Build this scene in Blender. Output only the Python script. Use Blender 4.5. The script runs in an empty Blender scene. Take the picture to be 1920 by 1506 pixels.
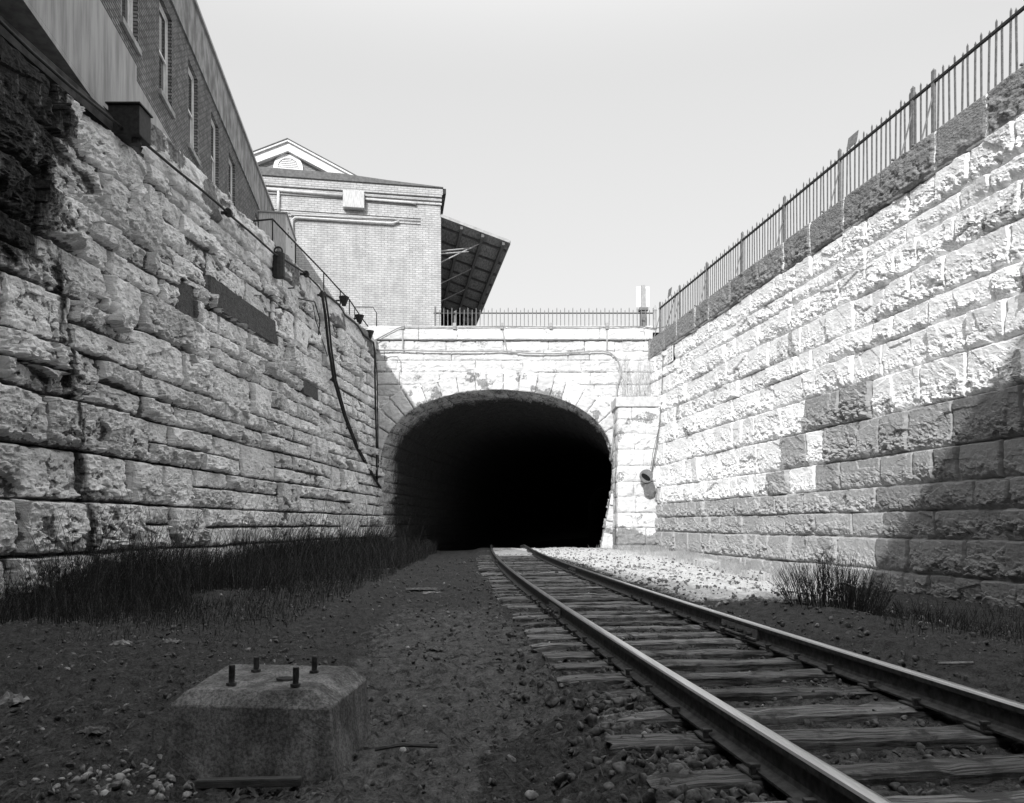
import bpy, bmesh, math, random
import numpy as np
from mathutils import Vector, Matrix
R = math.radians
rng = np.random.RandomState(7)
random.seed(7)
C = bpy.context.scene.collection

# ------------------------------------------------------------------ camera, sky, sun
F, HX, HY, ZC = 1400.0, 960.0, 985.0, 1.1
cam_d = bpy.data.cameras.new('camera'); cam = bpy.data.objects.new('camera', cam_d); C.objects.link(cam)
cam.location = (0, 0, ZC); cam.rotation_euler = (R(90), 0, 0)
cam_d.sensor_width = 36; cam_d.sensor_fit = 'HORIZONTAL'; cam_d.lens = F/1920*36
cam_d.shift_y = (HY-753)/1920; cam_d.clip_start = 0.05; cam_d.clip_end = 2000
bpy.context.scene.camera = cam
LD = Vector((.43, 1.60, -1.0)).normalized()
w = bpy.data.worlds.new('World'); bpy.context.scene.world = w; w.use_nodes = True
nt = w.node_tree; bg = nt.nodes['Background']
sky = nt.nodes.new('ShaderNodeTexSky'); sky.sky_type = 'NISHITA'; sky.sun_disc = False
sky.sun_elevation = math.asin(-LD.z); sky.sun_rotation = math.atan2(-LD.x, -LD.y)
sky.dust_density = 4.0; sky.air_density = 1.0; sky.ozone_density = 1.0
bw = nt.nodes.new('ShaderNodeRGBToBW')
pw = nt.nodes.new('ShaderNodeMath'); pw.operation = 'POWER'; pw.inputs[1].default_value = .22     # hazy white sky, nearly even on the film
nt.links.new(sky.outputs[0], bw.inputs[0]); nt.links.new(bw.outputs[0], pw.inputs[0])
ml = nt.nodes.new('ShaderNodeMath'); ml.operation = 'MULTIPLY'; ml.inputs[1].default_value = 2.75
nt.links.new(pw.outputs[0], ml.inputs[0])
# hazy sky: brighter overhead than low down
tc = nt.nodes.new('ShaderNodeTexCoord'); sp = nt.nodes.new('ShaderNodeSeparateXYZ'); mr = nt.nodes.new('ShaderNodeMapRange'); mr.interpolation_type = 'SMOOTHSTEP'
for i, v in enumerate((.5, .92, 1.0, 2.7)): mr.inputs[i+1].default_value = v
m2 = nt.nodes.new('ShaderNodeMath'); m2.operation = 'MULTIPLY'
nt.links.new(tc.outputs['Generated'], sp.inputs[0]); nt.links.new(sp.outputs[2], mr.inputs[0]); nt.links.new(mr.outputs[0], m2.inputs[0]); nt.links.new(ml.outputs[0], m2.inputs[1])
nt.links.new(m2.outputs[0], bg.inputs['Color'])
bg.inputs['Strength'].default_value = 0.15
sd = bpy.data.lights.new('sun', 'SUN'); sd.energy = 2.6; sd.angle = R(0.5); sd.color = (1, 1, 1)
sun = bpy.data.objects.new('sun', sd); C.objects.link(sun)
sun.rotation_euler = LD.to_track_quat('-Z', 'Y').to_euler(); sun.location = (-10, -30, 40)
vs = bpy.context.scene.view_settings
vs.view_transform = 'Standard'; vs.look = 'None'; vs.gamma = 1; vs.exposure = 0.72; vs.use_curve_mapping = False
bpy.context.scene.cycles.max_bounces = 6; bpy.context.scene.cycles.diffuse_bounces = 3

# ------------------------------------------------------------------ materials
def newmat(name):
    m = bpy.data.materials.new(name); m.use_nodes = True
    t = m.node_tree; return m, t, t.nodes['Principled BSDF']
def N(t, kind, **kw):
    n = t.nodes.new(kind)
    for k, v in kw.items():
        if k in n.inputs: n.inputs[k].default_value = v
        else: setattr(n, k, v)
    return n
def g(v): return (v, v, v, 1)
def noise(t, coord, scale, detail=6, rough=.6, vec=(1,1,1)):
    mp = N(t, 'ShaderNodeMapping'); mp.inputs['Scale'].default_value = vec
    t.links.new(coord, mp.inputs[0])
    n = N(t, 'ShaderNodeTexNoise'); n.inputs['Scale'].default_value = scale
    n.inputs['Detail'].default_value = detail; n.inputs['Roughness'].default_value = rough
    t.links.new(mp.outputs[0], n.inputs[0]); return n.outputs[0]
def ramp(t, src, a, b, va=0., vb=1.):
    r = N(t, 'ShaderNodeMapRange'); r.interpolation_type = 'SMOOTHSTEP'
    for i, v in enumerate((a, b, va, vb)): r.inputs[i+1].default_value = v
    t.links.new(src, r.inputs[0]); return r.outputs[0]
def math_(t, op, a, b=None):
    m = N(t, 'ShaderNodeMath', operation=op)
    for i, v in enumerate((a, b)):
        if v is None: continue
        if isinstance(v, (int, float)): m.inputs[i].default_value = v
        else: t.links.new(v, m.inputs[i])
    return m.outputs[0]
def mixv(t, f, a, b):
    m = N(t, 'ShaderNodeMix'); m.data_type = 'FLOAT'
    for k, v in ((0, f), (2, a), (3, b)):
        if isinstance(v, (int, float)): m.inputs[k].default_value = v
        else: t.links.new(v, m.inputs[k])
    return m.outputs[0]
def bump(t, bs, h, strength, dist):
    b = N(t, 'ShaderNodeBump'); b.inputs['Strength'].default_value = strength; b.inputs['Distance'].default_value = dist
    t.links.new(h, b.inputs['Height']); t.links.new(b.outputs[0], bs.inputs['Normal'])
def simple(name, lo, hi, scale=8, rough=.8, metal=0., bmp=.3, bd=.01, vec=(1,1,1), spec=.3):
    m, t, b = newmat(name)
    co = N(t, 'ShaderNodeTexCoord').outputs['Object']
    n = noise(t, co, scale, vec=vec)
    v = ramp(t, n, .3, .7, lo, hi)
    t.links.new(v, b.inputs['Base Color']); b.inputs['Roughness'].default_value = rough
    b.inputs['Metallic'].default_value = metal; b.inputs['Specular IOR Level'].default_value = spec
    n2 = noise(t, co, scale*5, vec=vec)
    if bmp: bump(t, b, n2, bmp, bd)
    return m
def attr(t, name):
    a = N(t, 'ShaderNodeAttribute'); a.attribute_name = name; return a.outputs['Fac']
def stone_mat(name, grey_lo, grey_hi, white_lo, white_hi, mortar, soot, strata=1.0, spots=.5, bs=.9, vor=.5, sw=.18):
    """attributes: paint (0..1 limewash cover), tone (per block), joint (0..1), soot (0..1)"""
    m, t, b = newmat(name)
    co = N(t, 'ShaderNodeTexCoord').outputs['Object']
    nA = noise(t, co, 2.2, 8, .65); nB = noise(t, co, 14, 6, .7)
    nS = noise(t, co, 5.0, 6, .65, (.7, .7, 4.5*strata))
    nV = noise(t, co, 3.0, 5, .65, (2.5, 2.5, .35))
    p = math_(t, 'ADD', attr(t, 'paint'), math_(t, 'MULTIPLY', math_(t, 'SUBTRACT', mixv(t, .5, nA, nB), .5), 1.5))
    pm = ramp(t, p, .40, .52)
    grey = ramp(t, nB, .3, .7, grey_lo, grey_hi)
    wh = ramp(t, mixv(t, .5, nS, nA), .34, .62, white_lo, white_hi)
    base = mixv(t, pm, grey, wh)
    # weather spots and vertical dirt runs
    sp = ramp(t, mixv(t, .4, nB, nV), .54, .66, 1.0, 1.0-spots)
    base = math_(t, 'MULTIPLY', base, sp)
    base = math_(t, 'MULTIPLY', base, attr(t, 'tone'))
    jn = ramp(t, math_(t, 'ADD', attr(t, 'joint'), math_(t, 'MULTIPLY', math_(t, 'SUBTRACT', nB, .5), .7)), .45, .75)
    base = mixv(t, jn, base, mortar)
    sm = ramp(t, math_(t, 'ADD', attr(t, 'soot'), math_(t, 'MULTIPLY', math_(t, 'SUBTRACT', mixv(t, .35, nV, nA), .5), 2.2)), .40, .40+sw)
    base = mixv(t, sm, base, math_(t, 'MULTIPLY', grey, soot))
    t.links.new(base, b.inputs['Base Color']); b.inputs['Roughness'].default_value = .9
    b.inputs['Specular IOR Level'].default_value = .15
    vo = N(t, 'ShaderNodeTexVoronoi'); vo.inputs['Scale'].default_value = 16; vo.inputs['Randomness'].default_value = 1
    mpv = N(t, 'ShaderNodeMapping'); mpv.inputs['Scale'].default_value = (1, 1, 1.6); t.links.new(co, mpv.inputs[0]); t.links.new(mpv.outputs[0], vo.inputs['Vector'])
    hh = math_(t, 'ADD', mixv(t, .5, nS, noise(t, co, 34, 6, .75)), math_(t, 'MULTIPLY', vo.outputs['Distance'], vor))
    bump(t, b, hh, bs, .035)
    return m
def brick_mat(name, c1, c2, mortar, bwid, bh, msize, bumpd=.012, dirt=.3):
    m, t, b = newmat(name)
    co = N(t, 'ShaderNodeTexCoord').outputs['Object']
    sx = N(t, 'ShaderNodeSeparateXYZ'); t.links.new(co, sx.inputs[0])
    cb = N(t, 'ShaderNodeCombineXYZ')
    # returns of openings and corners run in y: let them carry the bond too
    t.links.new(math_(t, 'ADD', sx.outputs[0], sx.outputs[1]), cb.inputs[0]); t.links.new(sx.outputs[2], cb.inputs[1])
    br = N(t, 'ShaderNodeTexBrick'); t.links.new(cb.outputs[0], br.inputs[0])
    br.inputs['Color1'].default_value = g(c1); br.inputs['Color2'].default_value = g(c2); br.inputs['Mortar'].default_value = g(mortar)
    br.inputs['Scale'].default_value = 1; br.inputs['Mortar Size'].default_value = msize
    br.inputs['Brick Width'].default_value = bwid; br.inputs['Row Height'].default_value = bh; br.inputs['Mortar Smooth'].default_value = .2
    n = noise(t, co, 1.1, 6, .6); n2 = noise(t, co, 4, 6, .7, (1,1,.15))
    v = N(t, 'ShaderNodeRGBToBW'); t.links.new(br.outputs[0], v.inputs[0])
    d = ramp(t, mixv(t, .5, n, n2), .35, .65, 1-dirt, 1.05)
    t.links.new(math_(t, 'MULTIPLY', v.outputs[0], d), b.inputs['Base Color']); b.inputs['Roughness'].default_value = .85
    b.inputs['Specular IOR Level'].default_value = .2
    bump(t, b, math_(t, 'SUBTRACT', math_(t, 'MULTIPLY', noise(t, co, 40), .3), br.outputs['Fac']), .8, bumpd)
    return m

M = {}
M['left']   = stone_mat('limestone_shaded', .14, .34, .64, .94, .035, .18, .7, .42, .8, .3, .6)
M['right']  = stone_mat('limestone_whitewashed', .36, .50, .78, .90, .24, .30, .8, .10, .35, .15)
M['portal'] = stone_mat('portal_stone', .22, .34, .56, .76, .12, .25, .8, .3, .5, .2)
M['lining'] = stone_mat('tunnel_lining_stone', .16, .28, .45, .7, .05, .25, 1., .4, .6, .3, .7)
M['cope_r'] = stone_mat('sandstone_coping', .22, .36, .8, .9, .8, .4, .6, .2)
M['iron']   = simple('painted_iron_grey', .12, .20, 12, .7, 0, .3, .004)
M['black']  = simple('black_iron', .012, .03, 14, .6, 0, .3, .004)
M['rail']   = simple('rusty_rail', .03, .085, 20, .75, .0, .4, .004)
M['steel']  = simple('polished_railhead', .42, .6, 6, .28, 1., .08, .002, vec=(6,.3,1))
def conc():
    m, t, b = newmat('cast_concrete')
    co = N(t, 'ShaderNodeTexCoord').outputs['Object']
    a = noise(t, co, 3.5, 6, .6); f_ = noise(t, co, 60, 4, .7); st = noise(t, co, 9, 5, .6, (1, 1, .3))
    v = ramp(t, mixv(t, .5, a, st), .36, .64, .07, .20)
    v = math_(t, 'MULTIPLY', v, ramp(t, f_, .35, .65, .6, 1.5))
    t.links.new(v, b.inputs['Base Color']); b.inputs['Roughness'].default_value = .92; b.inputs['Specular IOR Level'].default_value = .15
    bump(t, b, f_, .6, .006); return m
M['concrete'] = conc() if True else simple('cast_concrete', .035, .13, 9, .9, 0, .6, .008)
M['concrete_wall'] = simple('streaked_concrete', .24, .42, 2.2, .9, 0, .2, .01, vec=(2.2,2.2,.25))
M['render'] = simple('stained_render', .14, .36, 2.4, .9, 0, .3, .01, vec=(1,1,.6))
M['white']  = simple('white_paint', .62, .8, 5, .5, 0, .05, .003)
M['galv']   = simple('galvanised_sheet', .35, .6, 7, .55, 0, .05, .003, vec=(4,4,.4))
M['dullpaint'] = simple('dull_grey_paint', .28, .4, 5, .6, 0, .1, .003)
M['galv2'] = simple('ledge_stone', .45, .62, 6, .9, 0, .4, .01)
M['roof']   = simple('dark_roofing', .10, .16, 9, .8, 0, .3, .006)
M['soffit'] = simple('boarded_soffit', .16, .42, 3, .85, 0, .4, .01, vec=(6,1,1))
def tie_mat():
    m, t, b = newmat('weathered_timber')
    co = N(t, 'ShaderNodeTexCoord').outputs['Object']; oi = N(t, 'ShaderNodeObjectInfo')
    ad = N(t, 'ShaderNodeVectorMath', operation='ADD'); t.links.new(co, ad.inputs[0]); cc = N(t, 'ShaderNodeCombineXYZ'); t.links.new(math_(t, 'MULTIPLY', oi.outputs['Random'], 30), cc.inputs[0]); t.links.new(cc.outputs[0], ad.inputs[1]); co = ad.outputs[0]
    gr = noise(t, co, 3, 8, .7, (.8, 22, 9)); bl = noise(t, co, 3.5, 6, .65)
    v = ramp(t, gr, .36, .62, .03, .27); v = mixv(t, ramp(t, bl, .50, .62), v, .07)
    v = math_(t, 'MULTIPLY', v, math_(t, 'ADD', math_(t, 'MULTIPLY', oi.outputs['Random'], .9), .55))
    t.links.new(v, b.inputs['Base Color']); b.inputs['Roughness'].default_value = .9; b.inputs['Specular IOR Level'].default_value = .15
    bump(t, b, mixv(t, .3, gr, noise(t, co, 40, 6, .7)), 1.0, .03); return m
M['tie'] = tie_mat()
M['timber'] = simple('old_board', .05, .11, 6, .9, 0, .7, .01, vec=(1.2,12,6))
M['rock']   = simple('ballast_rock', .02, .16, 22, .9, 0, .5, .004)
M['palerock'] = simple('pale_pebble', .08, .4, 18, .9, 0, .5, .01)
M['paper']  = simple('dirty_paper', .10, .32, 12, .8, 0, .2, .004)
M['weed']   = simple('dry_dark_weed', .012, .045, 3, .9, 0, 0)
M['palegrass'] = simple('dry_pale_grass', .28, .6, 3, .9, 0, 0)
M['twig']   = simple('dry_twig', .02, .12, 30, .9, 0, 0)
M['paletwig'] = simple('pale_twig', .3, .5, 4, .9, 0, 0)
M['brick1'] = brick_mat('grey_brick', .17, .30, .06, .24, .083, .016, .02, .35)
M['brick2'] = brick_mat('pale_painted_brick', .46, .56, .32, .30, .105, .014, .012, .25)
M['brickdim'] = brick_mat('gable_brick', .26, .34, .2, .24, .08, .012)
m, t, b = newmat('window_glass'); b.inputs['Base Color'].default_value = g(.05); b.inputs['Roughness'].default_value = .08; b.inputs['Specular IOR Level'].default_value = .8; M['glass'] = m
M['dark2'] = simple('dark_ledge', .02, .07, 4, .9)  # near-black ledge closing the gap below the overhanging base
m, t, b = newmat('plain_dark'); b.inputs['Base Color'].default_value = g(.012); b.inputs['Roughness'].default_value = .9; b.inputs['Specular IOR Level'].default_value = .05; M['dark'] = m

def ground_mat():
    m, t, b = newmat('cinder_ground')
    co = N(t, 'ShaderNodeTexCoord').outputs['Object']
    nA = noise(t, co, .9, 8, .65); nB = noise(t, co, 9, 8, .7); nC = noise(t, co, 60, 6, .75)
    pale = math_(t, 'ADD', attr(t, 'pale'), math_(t, 'MULTIPLY', math_(t, 'SUBTRACT', mixv(t, .5, nA, nB), .5), 1.3))
    pm = ramp(t, pale, .3, .7)
    dark = ramp(t, mixv(t, .6, nB, nC), .35, .65, .012, .085)
    path = math_(t, 'ADD', attr(t, 'path'), math_(t, 'MULTIPLY', math_(t, 'SUBTRACT', mixv(t, .6, nA, nB), .5), 1.6))
    dirt = ramp(t, mixv(t, .5, nB, nC), .35, .65, .028, .15)
    base = mixv(t, ramp(t, path, .35, .65), dark, dirt)
    sunlit_sand = ramp(t, mixv(t, .5, nB, nC), .35, .62, .30, .66)
    base = mixv(t, pm, base, sunlit_sand)
    t.links.new(base, b.inputs['Base Color']); b.inputs['Roughness'].default_value = .95; b.inputs['Specular IOR Level'].default_value = .1
    bump(t, b, mixv(t, .5, nB, nC), .9, .03)
    return m
M['ground'] = ground_mat()
M['upper'] = simple('yard_surface', .10, .2, 2, .95)

# ------------------------------------------------------------------ object helpers
def tag(o, label=None, cat=None, group=None, kind=None):
    if label: o['label'] = label
    if cat: o['category'] = cat
    if group: o['group'] = group
    if kind: o['kind'] = kind
    return o
def empty(name, loc=(0,0,0), rz=0.):
    o = bpy.data.objects.new(name, None); C.objects.link(o); o.location = loc; o.rotation_euler = (0,0,rz); return o
class MB:
    def __init__(s): s.v = []; s.f = []; s.m = []; s.cuts = []
    def add(s, vs, fs, mi=0):
        k = len(s.v); s.cuts.append((k, len(s.f))); s.v += [tuple(p) for p in vs]; s.f += [tuple(i+k for i in q) for q in fs]; s.m += [mi]*len(fs)
    def box(s, x0, x1, y0, y1, z0, z1, mi=0):
        v = [(x0,y0,z0),(x1,y0,z0),(x1,y1,z0),(x0,y1,z0),(x0,y0,z1),(x1,y0,z1),(x1,y1,z1),(x0,y1,z1)]
        s.add(v, [(0,3,2,1),(4,5,6,7),(0,1,5,4),(1,2,6,5),(2,3,7,6),(3,0,4,7)], mi); return s
    def bar(s, a, b, w, h, mi=0, up=(0,0,1)):
        a = Vector(a); b = Vector(b); d = (b-a).normalized(); u = Vector(up)
        if abs(d.dot(u)) > .98: u = Vector((0,1,0))
        x = d.cross(u).normalized()*w/2; y = x.cross(d).normalized()*h/2
        v = [a-x-y, a+x-y, a+x+y, a-x+y, b-x-y, b+x-y, b+x+y, b-x+y]
        s.add(v, [(0,3,2,1),(4,5,6,7),(0,1,5,4),(1,2,6,5),(2,3,7,6),(3,0,4,7)], mi); return s
    def tube(s, pts, r, n=8, mi=0, r2=None):
        pts = [Vector(p) for p in pts]; k0 = len(s.v); m = len(pts); ref = None; s.cuts.append((k0, len(s.f)))
        for i, p in enumerate(pts):
            d = (pts[min(i+1,m-1)]-pts[max(i-1,0)]).normalized()
            if ref is None: ref = Vector((0,0,1)) if abs(d.z) < .9 else Vector((1,0,0))
            x = d.cross(ref).normalized(); y = x.cross(d); ref = y
            rr = r if r2 is None else r+(r2-r)*i/(m-1)
            for j in range(n):
                a = 2*math.pi*j/n; s.v.append(tuple(p+x*math.cos(a)*rr+y*math.sin(a)*rr))
        for i in range(m-1):
            for j in range(n):
                q = (k0+i*n+j, k0+i*n+(j+1)%n, k0+(i+1)*n+(j+1)%n, k0+(i+1)*n+j); s.f.append(q); s.m.append(mi)
        s.f.append(tuple(k0+j for j in range(n))[::-1]); s.m.append(mi)
        s.f.append(tuple(k0+(m-1)*n+j for j in range(n))); s.m.append(mi); return s
    def prism(s, poly, y0, y1, mi=0):      # poly in x,z extruded in y
        n = len(poly); v = [(x,y0,z) for x,z in poly]+[(x,y1,z) for x,z in poly]
        s.add(v, [tuple(range(n)), tuple(range(2*n-1,n-1,-1))]+[(i,i+n,(i+1)%n+n,(i+1)%n) for i in range(n)], mi); return s
    def zprism(s, poly, z0, z1, mi=0):
        n = len(poly); v = [(x,y,z0) for x,y in poly]+[(x,y,z1) for x,y in poly]
        s.add(v, [tuple(range(n))[::-1], tuple(range(n,2*n))]+[(i,(i+1)%n,(i+1)%n+n,i+n) for i in range(n)], mi); return s
    def each(s, name, mats, parent=None, **kw):
        out = []; cuts = s.cuts+[(len(s.v), len(s.f))]
        for (v0, f0), (v1, f1) in zip(cuts, cuts[1:]):
            q = MB(); q.v = s.v[v0:v1]; q.f = [tuple(i-v0 for i in f) for f in s.f[f0:f1]]; q.m = s.m[f0:f1]; out.append(q.build(name, mats, parent, **kw))
        return out
    def build(s, name, mats, parent=None, smooth=False, bevel=0):
        me = bpy.data.meshes.new(name); me.from_pydata(s.v, [], s.f)
        for mm in (mats if isinstance(mats, (list,tuple)) else [mats]): me.materials.append(mm)
        me.polygons.foreach_set('material_index', s.m)
        if smooth: me.polygons.foreach_set('use_smooth', [True]*len(s.f))
        me.update()
        o = bpy.data.objects.new(name, me); C.objects.link(o)
        if parent: o.parent = parent
        if bevel:
            bm = bmesh.new(); bm.from_mesh(me)
            bmesh.ops.bevel(bm, geom=bm.edges[:], offset=bevel, segments=2, affect='EDGES', clamp_overlap=True)
            bm.to_mesh(me); bm.free()
        return o

# ------------------------------------------------------------------ numpy noise
def _h(i, j, seed):
    n = (i.astype(np.int64)*374761393 + j.astype(np.int64)*668265263 + seed*1442695041) & 0xffffffff
    n = ((n ^ (n >> 13))*1274126177) & 0xffffffff
    n = ((n ^ (n >> 16))*2246822519) & 0xffffffff
    return ((n ^ (n >> 15)) & 0xffffff)/float(0xffffff)
def vn(x, y, seed=0):
    i = np.floor(x); j = np.floor(y); fx = x-i; fy = y-j
    fx = fx*fx*(3-2*fx); fy = fy*fy*(3-2*fy)
    a = _h(i,j,seed); b = _h(i+1,j,seed); c = _h(i,j+1,seed); d = _h(i+1,j+1,seed)
    return (a*(1-fx)+b*fx)*(1-fy)+(c*(1-fx)+d*fx)*fy
def fbm(x, y, seed=0, o=4, g_=.5):
    s = 0; a = 1; t = 0
    for k in range(o):
        s = s+a*vn(x*2**k+17.3*k, y*2**k+5.1*k, seed+k); t += a; a *= g_
    return s/t
def facets(x, y, seed=0):
    i = np.floor(x); j = np.floor(y); best = np.full(x.shape, 9.); out = np.zeros(x.shape)
    for di in (-1,0,1):
        for dj in (-1,0,1):
            ci = i+di; cj = j+dj
            px = ci+_h(ci,cj,seed); py = cj+_h(ci,cj,seed+1)
            d = (x-px)**2+(y-py)**2; m = d < best
            hgt = _h(ci,cj,seed+2)+(x-px)*(_h(ci,cj,seed+3)-.5)*1.3+(y-py)*(_h(ci,cj,seed+4)-.5)*1.3
            out = np.where(m, hgt, out); best = np.where(m, d, best)
    return out

def grid_object(name, P, mat, parent=None, attrs=None, keep=None, smooth=True):
    nr, nc = P.shape[:2]
    idx = np.arange(nr*nc).reshape(nr, nc)
    q = np.stack([idx[:-1,:-1], idx[:-1,1:], idx[1:,1:], idx[1:,:-1]], -1)
    q = q[keep] if keep is not None else q.reshape(-1, 4)
    q = q.reshape(-1, 4)
    me = bpy.data.meshes.new(name); me.vertices.add(nr*nc); me.vertices.foreach_set('co', P.reshape(-1).astype(np.float32))
    me.loops.add(len(q)*4); me.loops.foreach_set('vertex_index', q.reshape(-1).astype(np.int32))
    me.polygons.add(len(q)); me.polygons.foreach_set('loop_start', np.arange(0, len(q)*4, 4, dtype=np.int32))
    me.polygons.foreach_set('loop_total', np.full(len(q), 4, dtype=np.int32))
    me.polygons.foreach_set('use_smooth', np.full(len(q), smooth))
    me.update(calc_edges=True); me.materials.append(mat)
    for k, a in (attrs or {}).items():
        at = me.attributes.new(k, 'FLOAT', 'POINT'); at.data.foreach_set('value', a.reshape(-1).astype(np.float32))
    o = bpy.data.objects.new(name, me); C.objects.link(o)
    if parent: o.parent = parent
    return o

def split_course(u0, u1, z0, z1, lo, hi, rr):
    out = []; u = u0-rr.uniform(0, lo)
    while u < u1:
        n = u+rr.uniform(lo, hi); out.append((u, n, z0, z1)); u = n
    return out
def rock_field(U, Z, rects, p, seed):
    """height out of the wall plane for a set of quarry-faced blocks, plus block tone, joint and id"""
    rr = np.random.RandomState(seed)
    H = np.full(U.shape, -p.get('jd', .03)); T = np.ones(U.shape); J = np.ones(U.shape); ID = np.zeros(U.shape, int)
    Uw = U+.018*(vn(U*1.5, Z*5, seed+50)-.5)+.02*(vn(U*7, Z*9, seed+51)-.5)
    Zw = Z+.045*(fbm(U*.45, Z*.4, seed+52, 2)-.5)+.02*(vn(U*8, Z*8, seed+53)-.5)
    us = U[0]; zs = Z[:,0]
    F1 = facets(U*p.get('f1', 2.6), Z*p.get('f1', 2.6)*1.3, seed+60); F2 = facets(U*7, Z*10, seed+70)
    F3 = fbm(U*9, Z*16, seed+80, 3); F4 = facets(U*15, Z*19, seed+75); FS = fbm(U*2.0, Z*13, seed+85, 3); E = fbm(U*4, Z*4, seed+90, 3)
    for k, (a, b, c, d) in enumerate(rects):
        i0, i1 = np.searchsorted(us, (a-.08, b+.08)); j0, j1 = np.searchsorted(zs, (c-.08, d+.08))
        rv = rr.rand(8)
        if i1 <= i0 or j1 <= j0: continue
        s = (slice(j0, j1), slice(i0, i1)); u = Uw[s]; z = Zw[s]
        du = np.minimum(u-a, b-u); dz1 = z-c; dz2 = d-z
        dist = np.minimum(du, np.minimum(dz1, dz2)); msk = dist > 0
        if not msk.any(): continue
        j = p.get('joint', .012)
        r = (p.get('r0', .07)+p.get('r1', .13)*rv[0])*(.4+1.2*E[s])
        def pr(x, m_): q = np.clip((x-j)/(r*m_), 0, 1); return 1-(1-q)**2.2
        rt, rs_, rb = p.get('rm', (.9, .9, 1.2))
        low = np.clip(1-dz1/max(d-c, .01), 0, 1)
        ch = np.clip((fbm(u*5+rv[6]*50, z*3, seed+k, 3)-.35)*4, 0, 1.6)      # ragged lower arris
        prof = pr(du, rs_*(.6+ch*.5))*pr(dz1, rb*(.5+ch))*pr(dz2, rt*(.6+.5*ch))
        prof = np.where(dist > j, prof, 0)*np.where(du > p.get('jv', 0)*(.4+1.2*E[s]), 1, .25)
        Hb = p['h0']+p['h1']*rv[1]
        un = (u-(a+b)/2)/(b-a); zn = (z-(c+d)/2)/(d-c)
        body = Hb*(1+.5*(rv[2]-.5)*un*2+.45*(rv[3]-.35)*zn*2)
        rough = p['fa']*(F1[s]-.5)+p['fs_']*(FS[s]-.5) if 'fs_' in p else p['fa']*(F1[s]-.5)+p.get('fs', 0)*(FS[s]-.5)
        hi = 1+p.get('lowb', 0)*(low**2*2.4*(.4+.7*ch)-.85)
        rough = rough+(p['fb']*(F2[s]-.5)+p['fc']*(F3[s]-.5)+p.get('fd', 0)*(F4[s]-.5))*hi
        h = -p.get('jd', .03)*(dist <= j)+(.012+body+rough*(.35+rv[4]))*prof
        h = np.maximum(h, -p.get('jd', .03))
        H[s] = np.where(msk, h, H[s]); T[s] = np.where(msk, 1-p.get('tv', .3)*rv[5], T[s])
        J[s] = np.where(msk, np.clip(1-(dist-j*.3)/(j*1.6), 0, 1), J[s]); ID[s] = np.where(msk, k+1, ID[s])
    return H, T, J, ID
def wall_pts(O, D, Nn, U, Z, H, batter, ztop):
    off = H+batter*(ztop-Z)
    return np.stack([O[0]+D[0]*U+Nn[0]*off, O[1]+D[1]*U+Nn[1]*off, Z], -1)
def cap_rows(P, Nn, depth, attrs, top=True, bottom=False):
    if top:
        last = P[-1:].copy(); last[...,0] -= Nn[0]*depth; last[...,1] -= Nn[1]*depth; P = np.concatenate([P, last], 0)
        attrs = {k: np.concatenate([a, a[-1:]], 0) for k, a in attrs.items()}
    if bottom:
        last = P[:1].copy(); last[...,0] -= Nn[0]*depth; last[...,1] -= Nn[1]*depth; P = np.concatenate([last, P], 0)
        attrs = {k: np.concatenate([a[:1], a], 0) for k, a in attrs.items()}
    return P, attrs
def sstep(x, a, b):
    q = np.clip((x-a)/(b-a), 0, 1); return q*q*(3-2*q)

# ------------------------------------------------------------------ left retaining wall
LO, LDir, LN = (-8.63, 0.), (.0748, .9972), (.9972, -.0748)
RO, RDir, RN = (11.25, 0.), (-.152, .9884), (-.9884, -.152)
CT = 9.24      # coping top
def onwall(O, D, Nn, x, proud=0.):
    """distance u along the wall whose (offset) face shows at image column x"""
    k = (x-HX)/F; ox = O[0]+Nn[0]*proud; oy = O[1]+Nn[1]*proud
    return (k*oy-ox)/(D[0]-k*D[1])
def wpt(O, D, Nn, x, y, proud=0.):
    u = onwall(O, D, Nn, x, proud); X = O[0]+D[0]*u+Nn[0]*proud; Y = O[1]+D[1]*u+Nn[1]*proud
    return Vector((X, Y, ZC+(HY-y)*Y/F))
def Pt(x, y, Y): return Vector(((x-HX)/F*Y, Y, ZC+(HY-y)*Y/F))

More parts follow.
